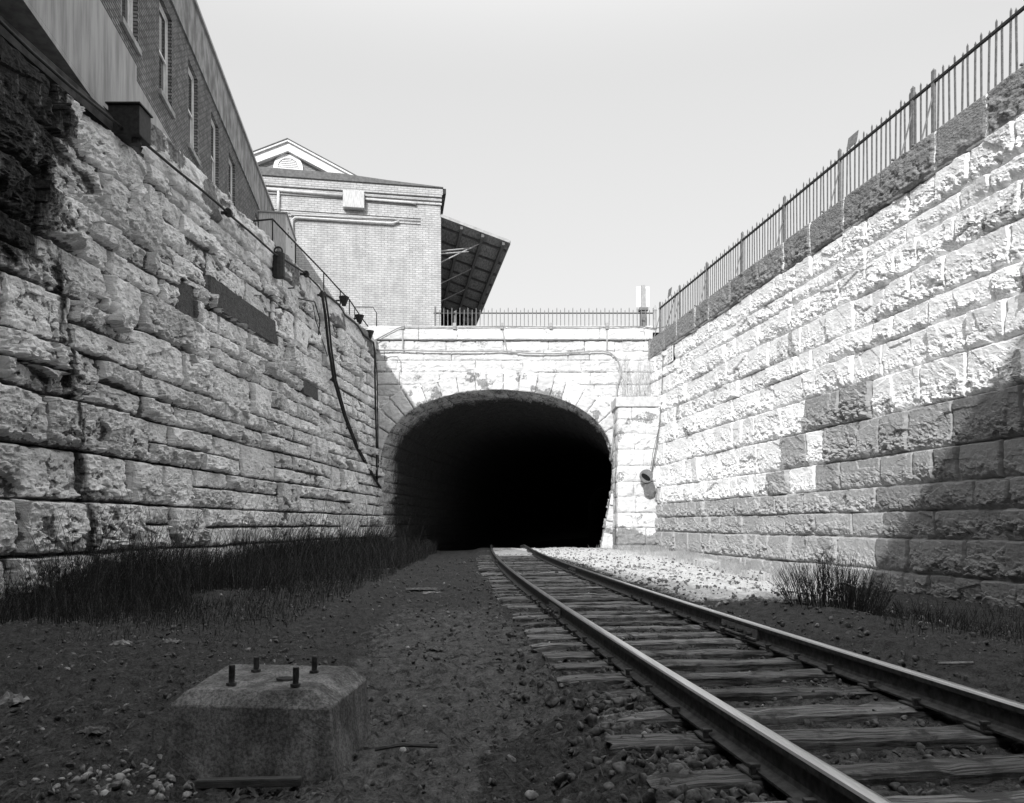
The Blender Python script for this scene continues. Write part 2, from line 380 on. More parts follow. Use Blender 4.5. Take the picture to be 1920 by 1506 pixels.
def usteps(a, b, s0, s1):
    out = [a]
    while out[-1] < b: out.append(out[-1]+s0+(s1-s0)*(out[-1]-a)/(b-a))
    out[-1] = b; return np.array(out)
def left_wall():
    rr = np.random.RandomState(11)
    root = empty('retaining_wall')
    tag(root, 'tall shaded retaining wall of rough limestone blocks along the left of the cutting', 'retaining wall')
    bands = [-.5, .62, 1.5, 2.35, 3.2, 4.05, 4.9, 5.7, 6.6, 7.55, 8.43]
    cut = [16.9, 17.0, 16.6, 13.9, 13.2, 16.2, 14.6, 12.9, 15.4, 13.2]
    rects = []
    for k in range(10):
        z0, z1 = bands[k], bands[k+1]; u = 8.0-rr.rand()
        while u < cut[k]:
            n = u+rr.uniform(1.1, 2.3)
            if n > cut[k]-.5: n = cut[k]
            if rr.rand() < .1 and u > 9: 
                zm = z0+(z1-z0)*rr.uniform(.4, .6); rects += [(u,n,z0,zm), (u,n,zm,z1)]
            else: rects.append((u, n, z0, z1))
            u = n
        # beyond: mostly two thinner courses, now and then one block through both
        while u < 33.2:
            n = min(u+rr.uniform(2.0, 6.0), 33.3)
            if rr.rand() < .42:
                n = u+rr.uniform(.9, 2.2); rects.append((u, n, z0, z1))
            else:
                zm = z0+(z1-z0)*(.46+.1*((k*37) % 5)/5)
                for (c, d) in ((z0, zm), (zm, z1)):
                    q = u
                    while q < n:
                        e = q+rr.uniform(.7, 1.8)
                        if e > n-.35: e = n
                        rects.append((q, e, c, d)); q = e
            u = n
    us = usteps(8.2, 33.15, .022, .048); zs = np.linspace(-.4, 8.43, 400)
    U, Z = np.meshgrid(us, zs)
    H, T, J, ID = rock_field(U, Z, rects, dict(h0=.05, h1=.15, fa=.13, fb=.06, fc=.012, fd=.03, lowb=.6, fs=.0, jd=.05, joint=.017, jv=.035, tv=.28, r0=.03, r1=.07, f1=1.35, rm=(.7,1.1,1.2)), 101)
    # the near blocks stand out more
    H = H*(1+.3*sstep(-U, -16, -13))
    jn = J*(.55+.6*sstep(vn(U*.8, Z*1.5, 8), .3, .6))
    paint = .80-.28*sstep(fbm(U*.5, Z*.8, 21, 3), .52, .68)-.12*np.clip(-H*20, 0, 1)
    # soot: near upper stretch and a seep line down the near joints
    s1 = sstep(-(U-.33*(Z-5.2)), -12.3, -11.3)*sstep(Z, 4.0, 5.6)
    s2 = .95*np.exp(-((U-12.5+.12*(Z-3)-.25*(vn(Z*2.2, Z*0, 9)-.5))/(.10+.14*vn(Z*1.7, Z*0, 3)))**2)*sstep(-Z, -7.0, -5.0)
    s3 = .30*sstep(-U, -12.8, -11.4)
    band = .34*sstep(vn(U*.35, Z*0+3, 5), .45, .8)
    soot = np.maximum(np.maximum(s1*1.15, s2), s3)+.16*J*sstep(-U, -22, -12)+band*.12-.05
    # hollows of the rough faces toned darker, proud parts paler
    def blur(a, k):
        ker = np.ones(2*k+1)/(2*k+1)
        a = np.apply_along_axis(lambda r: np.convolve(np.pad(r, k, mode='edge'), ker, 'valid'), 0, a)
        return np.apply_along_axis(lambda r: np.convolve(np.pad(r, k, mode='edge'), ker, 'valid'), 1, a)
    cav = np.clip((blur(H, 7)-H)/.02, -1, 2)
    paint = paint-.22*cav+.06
    # brown cement-patched blocks
    dark_rects = []
    def patch(x0, y0, x1, y1):
        ua = onwall(LO, LDir, LN, x0, .15); ub = onwall(LO, LDir, LN, x1, .15)
        za = wpt(LO, LDir, LN, x0, y1[0], .15).z; zb = wpt(LO, LDir, LN, x0, y0[0], .15).z
        return ua, ub, za, zb
    for (x0, x1, yt, yb) in ((320, 355, 516, 583), (388, 513, 515, 574), (561, 590, 711, 739)):
        ua, ub, za, zb = patch(x0, (yt,), x1, (yb,))
        mk = (U > ua) & (U < ub) & (Z > za) & (Z < zb)
        ed = np.minimum(np.minimum(U-ua, ub-U), np.minimum(Z-za, zb-Z))
        H = np.where(mk, .13+.02*(fbm(U*5, Z*5, 4)-.5)-.06*(1-np.clip(ed/.03, 0, 1)), H); paint = np.where(mk, -.6, paint); soot = np.where(mk, -1, soot); T = np.where(mk, .38, T); jn = np.where(mk, 0, jn)
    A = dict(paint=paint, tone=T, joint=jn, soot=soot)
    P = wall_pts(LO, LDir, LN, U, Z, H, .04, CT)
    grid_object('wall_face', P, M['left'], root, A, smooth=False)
    # the stretch outside the picture, plain
    b = MB(); a0 = [(-8.63-.0748*14, -14), (-8.63+.0748*8.2, 8.2)]
    v = []
    for (x, y) in a0:
        for z in (-.5, 9.2): v.append((x+.04*(CT-z)+.03, y, z))
    b.add(v, [(0,2,3,1)]); b.build('wall_end', M['dark'], root)
    # coping
    b = MB(); b.add([(-8.63+.0748*u+dx, u, z) for u in (8.2, 14.9) for dx, z in ((.17, 8.42), (.17, 8.7), (-.6, 8.7), (-.6, 9.16))], [(0,1,5,4), (1,2,6,5), (2,3,7,6)]); b.build('low_ledge', M['dark2'], root)
    us = usteps(14.85, 33.0, .025, .05); zs = np.linspace(8.43, CT, 34); U, Z = np.meshgrid(us, zs)
    rc = split_course(14.9, 33.2, 8.43, CT+.06, 1.3, 2.3, rr)
    H, T, J, ID = rock_field(U, Z, rc, dict(h0=.05, h1=.04, fa=.06, fb=.03, fc=.03, fs=.02, jd=.03, joint=.01, tv=.25, r0=.03, r1=.05), 131)
    H = H+.12; H[0] = -.05; H[-1] = .10
    soot = -.3+0*U
    A = dict(paint=.62-.3*sstep(fbm(U, Z*2, 33, 3), .5, .7), tone=T, joint=J*.8, soot=soot)
    P = wall_pts(LO, LDir, LN, U, Z, H, 0, CT)
    P, A = cap_rows(P, LN, .7, A)
    grid_object('coping', P, M['left'], root, A)
left_wall()

# ------------------------------------------------------------------ right retaining wall
def right_wall():
    rr = np.random.RandomState(23)
    root = empty('retaining_wall')
    tag(root, 'tall sunlit retaining wall of whitewashed quarry faced blocks along the right of the cutting', 'retaining wall')
    lines = [-.6, .1, .83, 1.41, 1.98, 2.68, 3.6, 4.5, 5.25, 5.82, 6.58, 7.28, 7.72, 8.39]
    rects = []; grey = {}
    for k in range(len(lines)-1):
        z0, z1 = lines[k], lines[k+1]
        for rc in split_course(9.5, 33.4, z0, z1, .6, 1.75, rr):
            rects.append(rc); um = (rc[0]+rc[1])/2; zm = (z0+z1)/2
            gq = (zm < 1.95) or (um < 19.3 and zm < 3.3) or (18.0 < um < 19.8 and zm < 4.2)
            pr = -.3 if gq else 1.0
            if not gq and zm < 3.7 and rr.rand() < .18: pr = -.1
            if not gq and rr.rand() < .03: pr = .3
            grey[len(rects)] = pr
    us = usteps(10.2, 33.2, .024, .045); zs = np.linspace(-.5, 8.39, 410); U, Z = np.meshgrid(us, zs)
    H, T, J, ID = rock_field(U, Z, rects, dict(h0=.05, h1=.09, fa=.06, fb=.05, fc=.015, fd=.035, lowb=1., fs=.0, jd=.0, joint=.009, tv=.12, r0=.05, r1=.10, f1=1.6, rm=(.35,.45,1.5)), 211)
    lut = np.ones(len(rects)+2)
    for k, v in grey.items(): lut[k] = v
    paint = lut[ID]
    # limewash missed the undersides and hollows, bare runs hang below some joints
    hollow = sstep(-(H), -.03, .02)
    paint = paint-.42*sstep(fbm(U*3, Z*2.2, 71, 4), .58, .70)-.5*sstep(vn(U*1.7, Z*.5, 72), .80, .88)*(Z < 6)+.25*sstep(Z, 3.5, 5)
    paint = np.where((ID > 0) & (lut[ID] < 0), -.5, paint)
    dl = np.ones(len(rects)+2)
    for k, rc in enumerate(rects): dl[k+1] = (.5 if (rc[0]+rc[1])/2 < 15.5 else .85 if (rc[0]+rc[1])/2 < 19.9 and rc[3] > 2.1 else (.55 if (rc[0]+rc[1])/2 < 17.0 else .95)) if lut[k+1] < 0 else 1  # near bare stone is darker, toned down further to deepen the shade wedge
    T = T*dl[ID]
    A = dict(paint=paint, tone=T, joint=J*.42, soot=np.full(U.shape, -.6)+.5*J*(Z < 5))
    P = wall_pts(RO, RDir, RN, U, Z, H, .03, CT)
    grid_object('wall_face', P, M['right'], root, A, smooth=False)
    b = MB(); v = []
    for y in (-14, 10.2):
        u = y/.9884
        for z in (-.6, 9.2):
            q = .03*(CT-z)+.02; v.append((RO[0]+RDir[0]*u+RN[0]*q, RO[1]+RDir[1]*u+RN[1]*q, z))
    b.add(v, [(0,1,3,2)]); b.build('wall_end', M['roof'], root)
    us = usteps(10.2, 33.35, .026, .05); zs = np.linspace(8.39, CT, 36); U, Z = np.meshgrid(us, zs)
    jl = [1748, 1600+30, 1540]
    rc = split_course(10, 33.6, 8.39, CT+.06, 1.25, 1.9, rr)
    H, T, J, ID = rock_field(U, Z, rc, dict(h0=.03, h1=.02, fa=.03, fb=.03, fc=.03, fd=.02, lowb=.9, fs=.0, jd=.0, joint=.03, tv=.2, r0=.02, r1=.03), 231)
    H = H+.13; H[0] = -.03; H[-1] = .12
    A = dict(paint=np.full(U.shape, -.5), tone=T, joint=J*1.3*sstep(fbm(U*2, Z*0, 9), .3, .5), soot=np.full(U.shape, -.7)+.55*sstep(-Z, -8.75, -8.5))
    P = wall_pts(RO, RDir, RN, U, Z, H, 0, CT)
    P, A = cap_rows(P, RN, .8, A)
    # closed end by the portal
    grid_object('coping', P, M['cope_r'], root, A)
    # small iron grille let into the top course
    g0 = onwall(RO, RDir, RN, 1253, .1); g1 = onwall(RO, RDir, RN, 1262, .1)
    gr = empty('wall_grille', tuple(wpt(RO, RDir, RN, 1258, 680, .15)), math.atan2(-RN[0], RN[1])+math.pi)
    tag(gr, 'small square iron vent grille set in the whitewashed wall beside the tunnel', 'grille')
    L = 1.0; b = MB(); b.box(-.3, .3, -.03, .1, 0, .62); b.build('backing', M['dark'], gr)
    b = MB()
    for i in range(4): b.box(-.32+.2*i, -.26+.2*i, -.06, -.032, 0, .62)
    for i in range(5): b.box(-.3, .3, -.05, -.031, .0+.14*i, .05+.14*i)
    b.build('bars', M['white'], gr)
right_wall()

# ------------------------------------------------------------------ tunnel portal
PY = 33.0; PS = F/PY
arc_px = [(713,1010),(712,960),(712,902),(713,862),(717,842),(723,824),(731,810),(741,797),(753,785),(767,773),(786,761),(806,753),(829,745),(853,739),(874,736),(896,733),(922,731),(946,731),(971,733),(996,736),(1018,740),(1039,746),(1056,751),(1071,757),(1087,766),(1102,776),(1115,787),(1126,799),(1135,811),(1141,824),(1146,840),(1149,860),(1151,885),(1147,919),(1141,952),(1134,992),(1126,1032)]
arc = [Vector(((x-HX)/PS, 0, ZC+(HY-y)/PS)) for x, y in arc_px]
arc = [Vector((-5.83, 0, -.6))]+arc[1:]+[Vector((arc[-1].x-.1, 0, -.6))]
def resample(pts, step):
    d = [0]
    for a, b in zip(pts, pts[1:]): d.append(d[-1]+(b-a).length)
    n = int(d[-1]/step); s = np.linspace(0, d[-1], n+1)
    xs = np.interp(s, d, [p.x for p in pts]); zs = np.interp(s, d, [p.z for p in pts])
    k = max(1, int(.18/step)); ker = np.ones(2*k+1)/(2*k+1)
    for _ in range(2):
        xs = np.convolve(np.pad(xs, k, mode='reflect', reflect_type='odd'), ker, 'valid'); zs = np.convolve(np.pad(zs, k, mode='reflect', reflect_type='odd'), ker, 'valid')
    return s, xs, zs
def portal():
    rr = np.random.RandomState(31)
    root = empty('tunnel_portal', (-.6, PY, 0))
    tag(root, 'sunlit whitewashed stone front wall around the dark arched tunnel mouth', 'tunnel portal')
    root.location = (0,0,0)
    s, ax, az = resample(arc, .03)
    tx = np.gradient(ax); tz = np.gradient(az); L = np.hypot(tx, tz); nx, nz = -tz/L, tx/L      # outward for a left-to-right arc
    if nz[len(nz)//2] < 0: nx, nz = -nx, -nz
    # front wall around the ring
    xs = np.arange(-6.45, 6.75, .035); zs = np.arange(-.5, 9.25, .03); U, Z = np.meshgrid(xs, zs)
    lines = [-.5, .15, .7, 1.25, 1.8, 2.35, 2.95, 3.5, 4.1, 4.65, 5.2, 5.75, 6.3, 6.8, 7.3, 7.85, 8.37, 8.78, 9.3]
    rects = []
    for a, b in zip(lines, lines[1:]): rects += split_course(-6.5, 6.8, a, b, .9, 2.0, rr)
    prm = dict(h0=.015, h1=.04, fa=.04, fb=.025, fc=.012, fd=.02, lowb=.6, jd=.02, joint=.012, tv=.16, r0=.02, r1=.05)
    H, T, J, ID = rock_field(U, Z, rects, prm, 301)
    paint = 1.0-.45*sstep(fbm(U*1.6, Z*2.5, 41, 4), .56, .7)
    soot = -1.0+1.35*sstep(fbm(U*1.3, Z*1.5, 43, 3), .5, .68)*sstep(-U, 4.2, 5.6)*(Z > 5)
    A = dict(paint=paint, tone=T, joint=J*.95, soot=soot)
    P = np.stack([U, PY-H, Z], -1)
    # cut out what lies within the outer line of the ring
    wid = 1.0
    mx, mz = ax+nx*wid*.7, az+nz*wid*.7
    cx = (U[:-1,:-1]+U[1:,1:])/2; cz = (Z[:-1,:-1]+Z[1:,1:])/2
    inside = np.zeros(cx.shape, bool); px = np.r_[mx, mx[0]]; pz = np.r_[mz, mz[0]]
    step = 6
    qx = np.r_[mx[::step], mx[-1]]; qz = np.r_[mz[::step], mz[-1]]
    for i in range(len(qx)):
        x1, z1 = qx[i], qz[i]; x2, z2 = qx[(i+1) % len(qx)], qz[(i+1) % len(qx)]
        if z1 == z2: continue
        c = ((z1 > cz) != (z2 > cz)) & (cx < (x2-x1)*(cz-z1)/(z2-z1)+x1)
        inside ^= c
    grid_object('wall_face', P, M['portal'], root, A, keep=~inside)
    # voussoirs
    ws = np.linspace(0, 1.05, 34); S, W = np.meshgrid(s, ws)
    rects = []; u = 0.; k = 0
    while u < s[-1]:
        n = u+rr.uniform(.48, .78); rects.append((u, n, 0-.02, rr.uniform(.86, 1.04))); u = n
    H, T, J, ID = rock_field(S, W, rects, dict(h0=.03, h1=.05, fa=.03, fb=.02, fc=.012, jd=.04, joint=.016, tv=.2, r0=.015, r1=.03), 331)
    H = np.where(ID == 0, -.12, H+.02)
    X = ax[None]+nx[None]*W; Zz = az[None]+nz[None]*W
    P = np.stack([X, PY-H-.004, Zz], -1)
    paint = 1.0-.6*sstep(fbm(S*1.4, W*1.4, 44, 4), .55, .68)
    soot = -.9+1.3*sstep(fbm(S*1.2, W*1.2, 46, 3), .52, .66)*sstep(-S, -7.5, -4)
    grid_object('arch_ring', P, M['portal'], root, dict(paint=paint, tone=T, joint=J*.95, soot=soot), keep=~((ID[:-1,:-1] == 0) & (ID[1:,1:] == 0)))
    # lining, running back under the yard
    ds = np.r_[np.arange(0, 9, .06), np.arange(9, 16, .4), np.arange(16, 75, 3.)]
    S, Dd = np.meshgrid(s, ds)
    rects = []
    u = 0
    while u < s[-1]:
        h = rr.uniform(.42, .62); rects += [(a, b, u, u+h) for (a, b, _, _) in split_course(-.5, 16, 0, 1, .45, 1.2, rr)]; u += h
    # rock field wants the run axis first: swap
    S2, D2 = np.meshgrid(ds, s)
    H, T, J, ID = rock_field(S2, D2, rects, dict(h0=.03, h1=.06, fa=.07, fb=.04, fc=.02, jd=.02, joint=.01, tv=.3, r0=.03, r1=.07), 351)
    H = H.T; T = T.T; J = J.T
    H = H*np.clip(Dd*5, 0, 1)
    cur = .14*Dd+.0012*Dd**2
    X = ax[None]+cur-nx[None]*(H-.01); Yy = PY+Dd*.99; Zz = az[None]-nz[None]*(H-.01)-.012*Dd*0
    P = np.stack([X, Yy, Zz], -1)
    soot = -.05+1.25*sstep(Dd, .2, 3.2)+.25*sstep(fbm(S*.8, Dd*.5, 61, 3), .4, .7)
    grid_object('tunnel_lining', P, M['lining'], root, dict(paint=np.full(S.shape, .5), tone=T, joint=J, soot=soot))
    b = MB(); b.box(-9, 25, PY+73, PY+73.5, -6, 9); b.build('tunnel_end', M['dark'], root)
    # coping course
    us = np.arange(-6.35, 6.2, .035); zs = np.linspace(9.25, 9.86, 24); U, Z = np.meshgrid(us, zs)
    rc = split_course(-6.4, 6.3, 9.25, 9.92, 1.6, 2.6, rr)
    H, T, J, ID = rock_field(U, Z, rc, dict(h0=.02, h1=.02, fa=.02, fb=.012, fc=.012, jd=.012, joint=.01, tv=.08, r0=.02, r1=.03), 371)
    H = H+.13; H[0] = -.03
    P = np.stack([U, PY-H, Z], -1)
    A = dict(paint=np.full(U.shape, 1.), tone=T, joint=J*.9, soot=np.full(U.shape, -1.))
    P, A = cap_rows(P, (0,-1), .9, A)
    grid_object('coping', P, M['portal'], root, A)
    # buttress on the right of the mouth
    bt = empty('buttress', (0,0,0)); bt.parent = root
    FY = 31.6; x0 = 4.47
    zz = np.linspace(-.5, 6.1, 200)
    lines = [-.5, .25, .98, 1.62, 2.3, 2.95, 3.6, 4.3, 4.95, 5.55, 6.1]
    for kind in ('front_face', 'side_face'):
        if kind == 'front_face': us = np.arange(x0, 6.75, .03)
        else: us = np.arange(FY, PY+.03, .03)
        U, Z = np.meshgrid(us, zz); rects = []
        for a, b_ in zip(lines, lines[1:]):
            if kind == 'front_face':
                m = x0+rr.uniform(.6, 1.3); rects += [(x0-.01, m, a, b_), (m, 7, a, b_)]
            else: rects += [(FY-.01, FY+rr.uniform(.5, .9), a, b_), (FY+.9, PY+.5, a, b_)]
        H, T, J, ID = rock_field(U, Z, rects, dict(h0=.03, h1=.05, fa=.06, fb=.03, fc=.02, jd=.012, joint=.01, tv=.1, r0=.04, r1=.06), 381+len(kind))
        paint = 1.0-.55*sstep(fbm(U*1.3+4, Z*1.6, 48, 4), .55, .68)-.9*sstep(-Z+.6*fbm(U*2, Z, 3), -.9, -.3)
        if kind == 'front_face': P = np.stack([U, FY-H, Z], -1)
        else: P = np.stack([x0-H*(.4+0*U), U, Z], -1)
        grid_object(kind, P, M['portal'], bt, dict(paint=paint, tone=T, joint=J*.9, soot=np.full(U.shape, -1.)))
    b = MB(); b.box(x0-.09, 6.75, FY-.12, PY+.05, 6.1, 6.52)
    o = b.build('cap_stone', M['galv2'], bt, bevel=.02)
portal()

# ------------------------------------------------------------------ setting: ground in the cutting and yards above
AX = lambda y: 1.51-.1225*y+.00148*y*y          # left rail
def track_frame(y):
    d = Vector((-.1225+.00296*y, 1, 0)).normalized(); n = Vector((d.y, -d.x, 0)); c = Vector((AX(y), y, 0))+n*.7525
    return c, d, n
def crest(Y): return -.035*np.maximum(Y-34.0, 0)+.03*sstep(Y, 20, 33)
def gz(X, Y):
    off = X-(AX(np.minimum(Y, 41))+.7525)
    base = -.035+.085*(fbm(X*1.3+3, Y*.8, 540, 3)-.5)-.06*sstep(-off, 1.2, 1.9)-.03*sstep(-off, 2.0, 3.2)
    base = base-.02*sstep(np.abs(off), .2, 1.2)*0
    base = base+.065*sstep(Y, 25, 28.5)*sstep(-np.abs(off), -1.6, -1.2)+.05*sstep(off, 1.3, 2.4)-.02*sstep(off, 2.2, 4)
    mound = .10*(fbm(X*.55, Y*.45, 500, 3)-.5)*sstep(np.abs(off), 1.4, 2.8)
    mound = mound+.05*(fbm(X*2.2, Y*1.6, 510, 3)-.5)*sstep(np.abs(off), 1.1, 1.9)
    base = base-.075*np.exp(-((X+1.5)/1.1)**2-((Y-3.9)/1.1)**2)-.36*sstep(X, 3.9, 7.0)*sstep(-Y, -30, -18)
    return base+mound+crest(Y)
def make_ground():
    ys = [-60, -30, -14, -6, -2, .2]; y = .9
    while y < 33.5: ys.append(y); y += max(.009, .00155*y*y) if y < 8 else min(.00155*y*y, .16)
    ys += list(np.arange(33.6, 40, .2))+list(np.arange(40, 112, 4))
    ys = np.array(ys); sc = np.linspace(-1, 1, 900)
    hw = np.clip(.82*ys+1.0, 1.9, 13); hw = np.where(ys > 33.5, 14, hw)
    extra = np.array([.15, .4, 1.0])
    Xs = hw[:,None]*sc[None]
    lft = np.stack([-hw-(16-hw)*e for e in extra[::-1]], 1); rgt = np.stack([hw+(16-hw)*e for e in extra], 1)
    X = np.concatenate([lft, Xs, rgt], 1); Y = np.repeat(ys[:,None], X.shape[1], 1)
    X = X+np.where(Y > 40, .16*(Y-33), 0)
    Z = gz(X, Y)
    off = X-(AX(np.minimum(Y, 41))+.7525)
    det = .026*(facets(X*11, Y*11, 520)-.5)+.05*(fbm(X*5, Y*5, 530, 4)-.5)+.014*(facets(X*28, Y*28, 523)-.5)*sstep(-Y, -8, -5)
    det = det+.03*sstep(fbm(X*1.5, Y*1.5, 535, 3), .5, .65)*(facets(X*16, Y*16, 521)-.3)
    Z = Z+det*(.45+.55*sstep(np.abs(off), .5, 1.6))
    bed = (np.abs(off) < 1.25)
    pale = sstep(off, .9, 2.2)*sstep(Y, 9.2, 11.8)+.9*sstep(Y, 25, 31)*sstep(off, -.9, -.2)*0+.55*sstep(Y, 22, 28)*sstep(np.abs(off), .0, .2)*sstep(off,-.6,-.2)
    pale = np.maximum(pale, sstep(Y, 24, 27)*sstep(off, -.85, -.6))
    pale = pale*sstep(.50-X/np.maximum(Y, 1), 0, .09)-.2  # pale sandy dirt trimmed to the sunlit stretch, painting in part of its brightness
    path = .9*sstep(-np.abs(off+2.1), -1.3, -.5)*sstep(-Y, -16, -7)-.12
    path = path+.55*sstep(-np.abs(off), -1.0, -.6)
    path = path-.9*sstep(-np.hypot((X-.35)/.55, (Y-3.7)/.8), -1.1, -.7)
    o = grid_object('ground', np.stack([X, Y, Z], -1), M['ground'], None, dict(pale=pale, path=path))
    tag(o, kind='structure')
    def sheet(name, poly, z):
        b = MB(); b.add([(x,y,z) for x,y in poly], [tuple(range(len(poly)))]); o = b.build(name, M['upper']); tag(o, kind='structure')
    sheet('yard', [(-300,-200), (-8.63-.0748*200-.3,-200), (-8.63+.0748*33.3-.3, 33.4), (-6.6, 33.7), (-300, 33.7)], 9.17)
    sheet('yard', [(11.25+.152*200+.4,-200), (300,-200), (300,33.7), (6.3,33.7), (11.25-.152*33.3+.5, 33.2)], 9.16)
    sheet('yard', [(-300,33.705), (300,33.705), (300,600), (-300,600)], 9.80)
make_ground()

# ------------------------------------------------------------------ track
def tie_mesh(seed, L=2.55, wdt=.215, h=.16):
    rs = np.random.RandomState(seed); n = 26; b = MB()
    prof = [(-.5,0),(-.5,.45),(-.48,.9),(-.42,1.),(-.15,1.),(.15,1.),(.42,1.),(.48,.9),(.5,.45),(.5,0)]
    k = len(prof); dish = rs.uniform(-.012, .004); fall = rs.rand(2)*2.2; gro = [(rs.uniform(-1.1, 1.1), rs.uniform(.1, .6), rs.randint(3, 7)) for _ in range(4)]
    for i in range(n+1):
        x = -L/2+L*i/n; e = min(x+L/2, L/2-x)
        for j, (a, c) in enumerate(prof):
            ww = wdt*(1-.12*fall[0]*math.exp(-e/.12))+rs.uniform(-.006, .006)
            zz = h*c-(.012*fall[1]*math.exp(-e/.1) if c > .8 else 0)+(rs.uniform(-.006, .004) if c > .8 else 0)-(.01*rs.rand() if j in (4,5) and rs.rand() < .4 else 0)-sum(.013 for (gx, gl, gj) in gro if abs(x-gx) < gl and gj == j)
            b.v.append((x+(rs.uniform(-.02, .02) if i in (0, n) else 0), a*ww, zz-h))
    for i in range(n):
        for j in range(k-1): b.f.append((i*k+j, i*k+j+1, (i+1)*k+j+1, (i+1)*k+j)); b.m.append(0)
    b.f.append(tuple(range(k))); b.m.append(0); b.f.append(tuple(n*k+j for j in range(k))[::-1]); b.m.append(0)
    return b
def track():
    protos = []
    for q in range(7):
        o = tie_mesh(900+q).build('railway_tie', M['tie']); protos.append(o.data)
        bpy.data.objects.remove(o)
    b = MB(); b.box(-.10, .10, -.09, .09, 0, .014); o = b.build('tie_plate', M['rail'], bevel=.003); plate = o.data; bpy.data.objects.remove(o)
    spike = []
    for (x, y) in ((-.085,-.05), (.085,.05)):
        b = MB(); b.box(x-.012, x+.012, y-.012, y+.012, .014, .047); b.box(x-.016-(.014 if x > 0 else 0), x+.016+(.014 if x < 0 else 0), y-.016, y+.016, .045, .06)
        o = b.build('spike', M['rail'], bevel=.002); spike.append(o.data); bpy.data.objects.remove(o)
    ordn = ['first','second','third','fourth','fifth','sixth','seventh','eighth','ninth','tenth','eleventh','twelfth','thirteenth','fourteenth','fifteenth','sixteenth','seventeenth','eighteenth','nineteenth','twentieth']
    y = 2.31; k = 0; vis = 0
    while y < 37:
        c, d, n = track_frame(y)
        zt = .018+float(crest(np.array(y)))+rng.uniform(-.016, .012)
        o = bpy.data.objects.new('railway_tie', protos[k % 7]); C.objects.link(o)
        sh = rng.uniform(-.07, .07)
        o.location = (c.x+n.x*sh, c.y+n.y*sh, zt); o.rotation_euler = (0, 0, math.atan2(n.y, n.x)+rng.uniform(-.035, .035))
        if vis < 20:
            lab = 'weathered timber tie, %s one up from the bottom edge of the photo' % ordn[vis]; vis += 1
        elif y <= 2.6: lab = 'wooden tie at the bottom right, half buried in dirt between the rails'
        else: lab = 'small distant timber tie in the row leading into the tunnel mouth'
        tag(o, lab, 'railway tie', 'timber ties under the rails')
        if y < 17:
            for s_ in (-.7525, .7525):
                p = bpy.data.objects.new('tie_plate', plate); C.objects.link(p); p.parent = o; p.location = (s_-sh, 0, .001-.004)
                if y < 11:
                    for sm in spike: q = bpy.data.objects.new('spike', sm); C.objects.link(q); q.parent = p
        y += .505*rng.uniform(.95, 1.05); k += 1
    prof = [(-.068,0),(-.068,.012),(-.02,.026),(-.009,.045),(-.009,.115),(-.034,.13),(-.0355,.158),(-.028,.1675),(-.012,.1705),(.012,.1705),(.028,.1675),(.0355,.158),(.034,.13),(.009,.115),(.009,.045),(.02,.026),(.068,.012),(.068,0)]
    labs = ['nearer steel rail with bright worn head, left of the two', 'farther steel rail with bright worn head, right of the two beside the sunlit ground']
    for si, side in enumerate((-.7525, .7525)):
        b = MB(); ys = list(np.arange(.6, 42, .35)); K = len(prof)
        for y in ys:
            c, d, n = track_frame(y); z = .024+float(crest(np.array(y)))
            for (x, h) in prof: b.v.append((c.x+n.x*(side+x), c.y+n.y*(side+x), z+h))
        for i in range(len(ys)-1):
            for j in range(K):
                b.f.append((i*K+j, i*K+(j+1) % K, (i+1)*K+(j+1) % K, (i+1)*K+j)); b.m.append(1 if 6 <= j <= 10 else 0)
        r = empty('rail', (0,0,0)); tag(r, labs[si], 'rail', 'pair of running rails')
        ro = b.build('rail_bar', [M['rail'], M['steel']], r)
        for yj in ((8.9, 20.5) if si == 0 else (7.05, 16.6)):
            c, d, n = track_frame(yj); z = .024+float(crest(np.array(yj)))
            jb = None
            for sg in (-1, 1):
                bb = MB()
                a = c+n*(side+sg*.022)-d*.42+Vector((0,0,z+.078)); e = c+n*(side+sg*.022)+d*.42+Vector((0,0,z+.078))
                bb.bar(a, e, .03, .085)
                a2 = a+n*sg*.018-Vector((0,0,.042)); e2 = e+n*sg*.018-Vector((0,0,.042)); bb.bar(a2, e2, .05, .014)
                o = bb.build('joint_bar', M['iron'], r)
                nb = MB()
                for q in range(4):
                    p = c+n*(side+sg*.03)+d*(-.3+.2*q)+Vector((0,0,z+.078)); nb.tube([p, p+n*sg*.055], .022, 6)
                nb.each('bolt', M['rail'], o)
track()

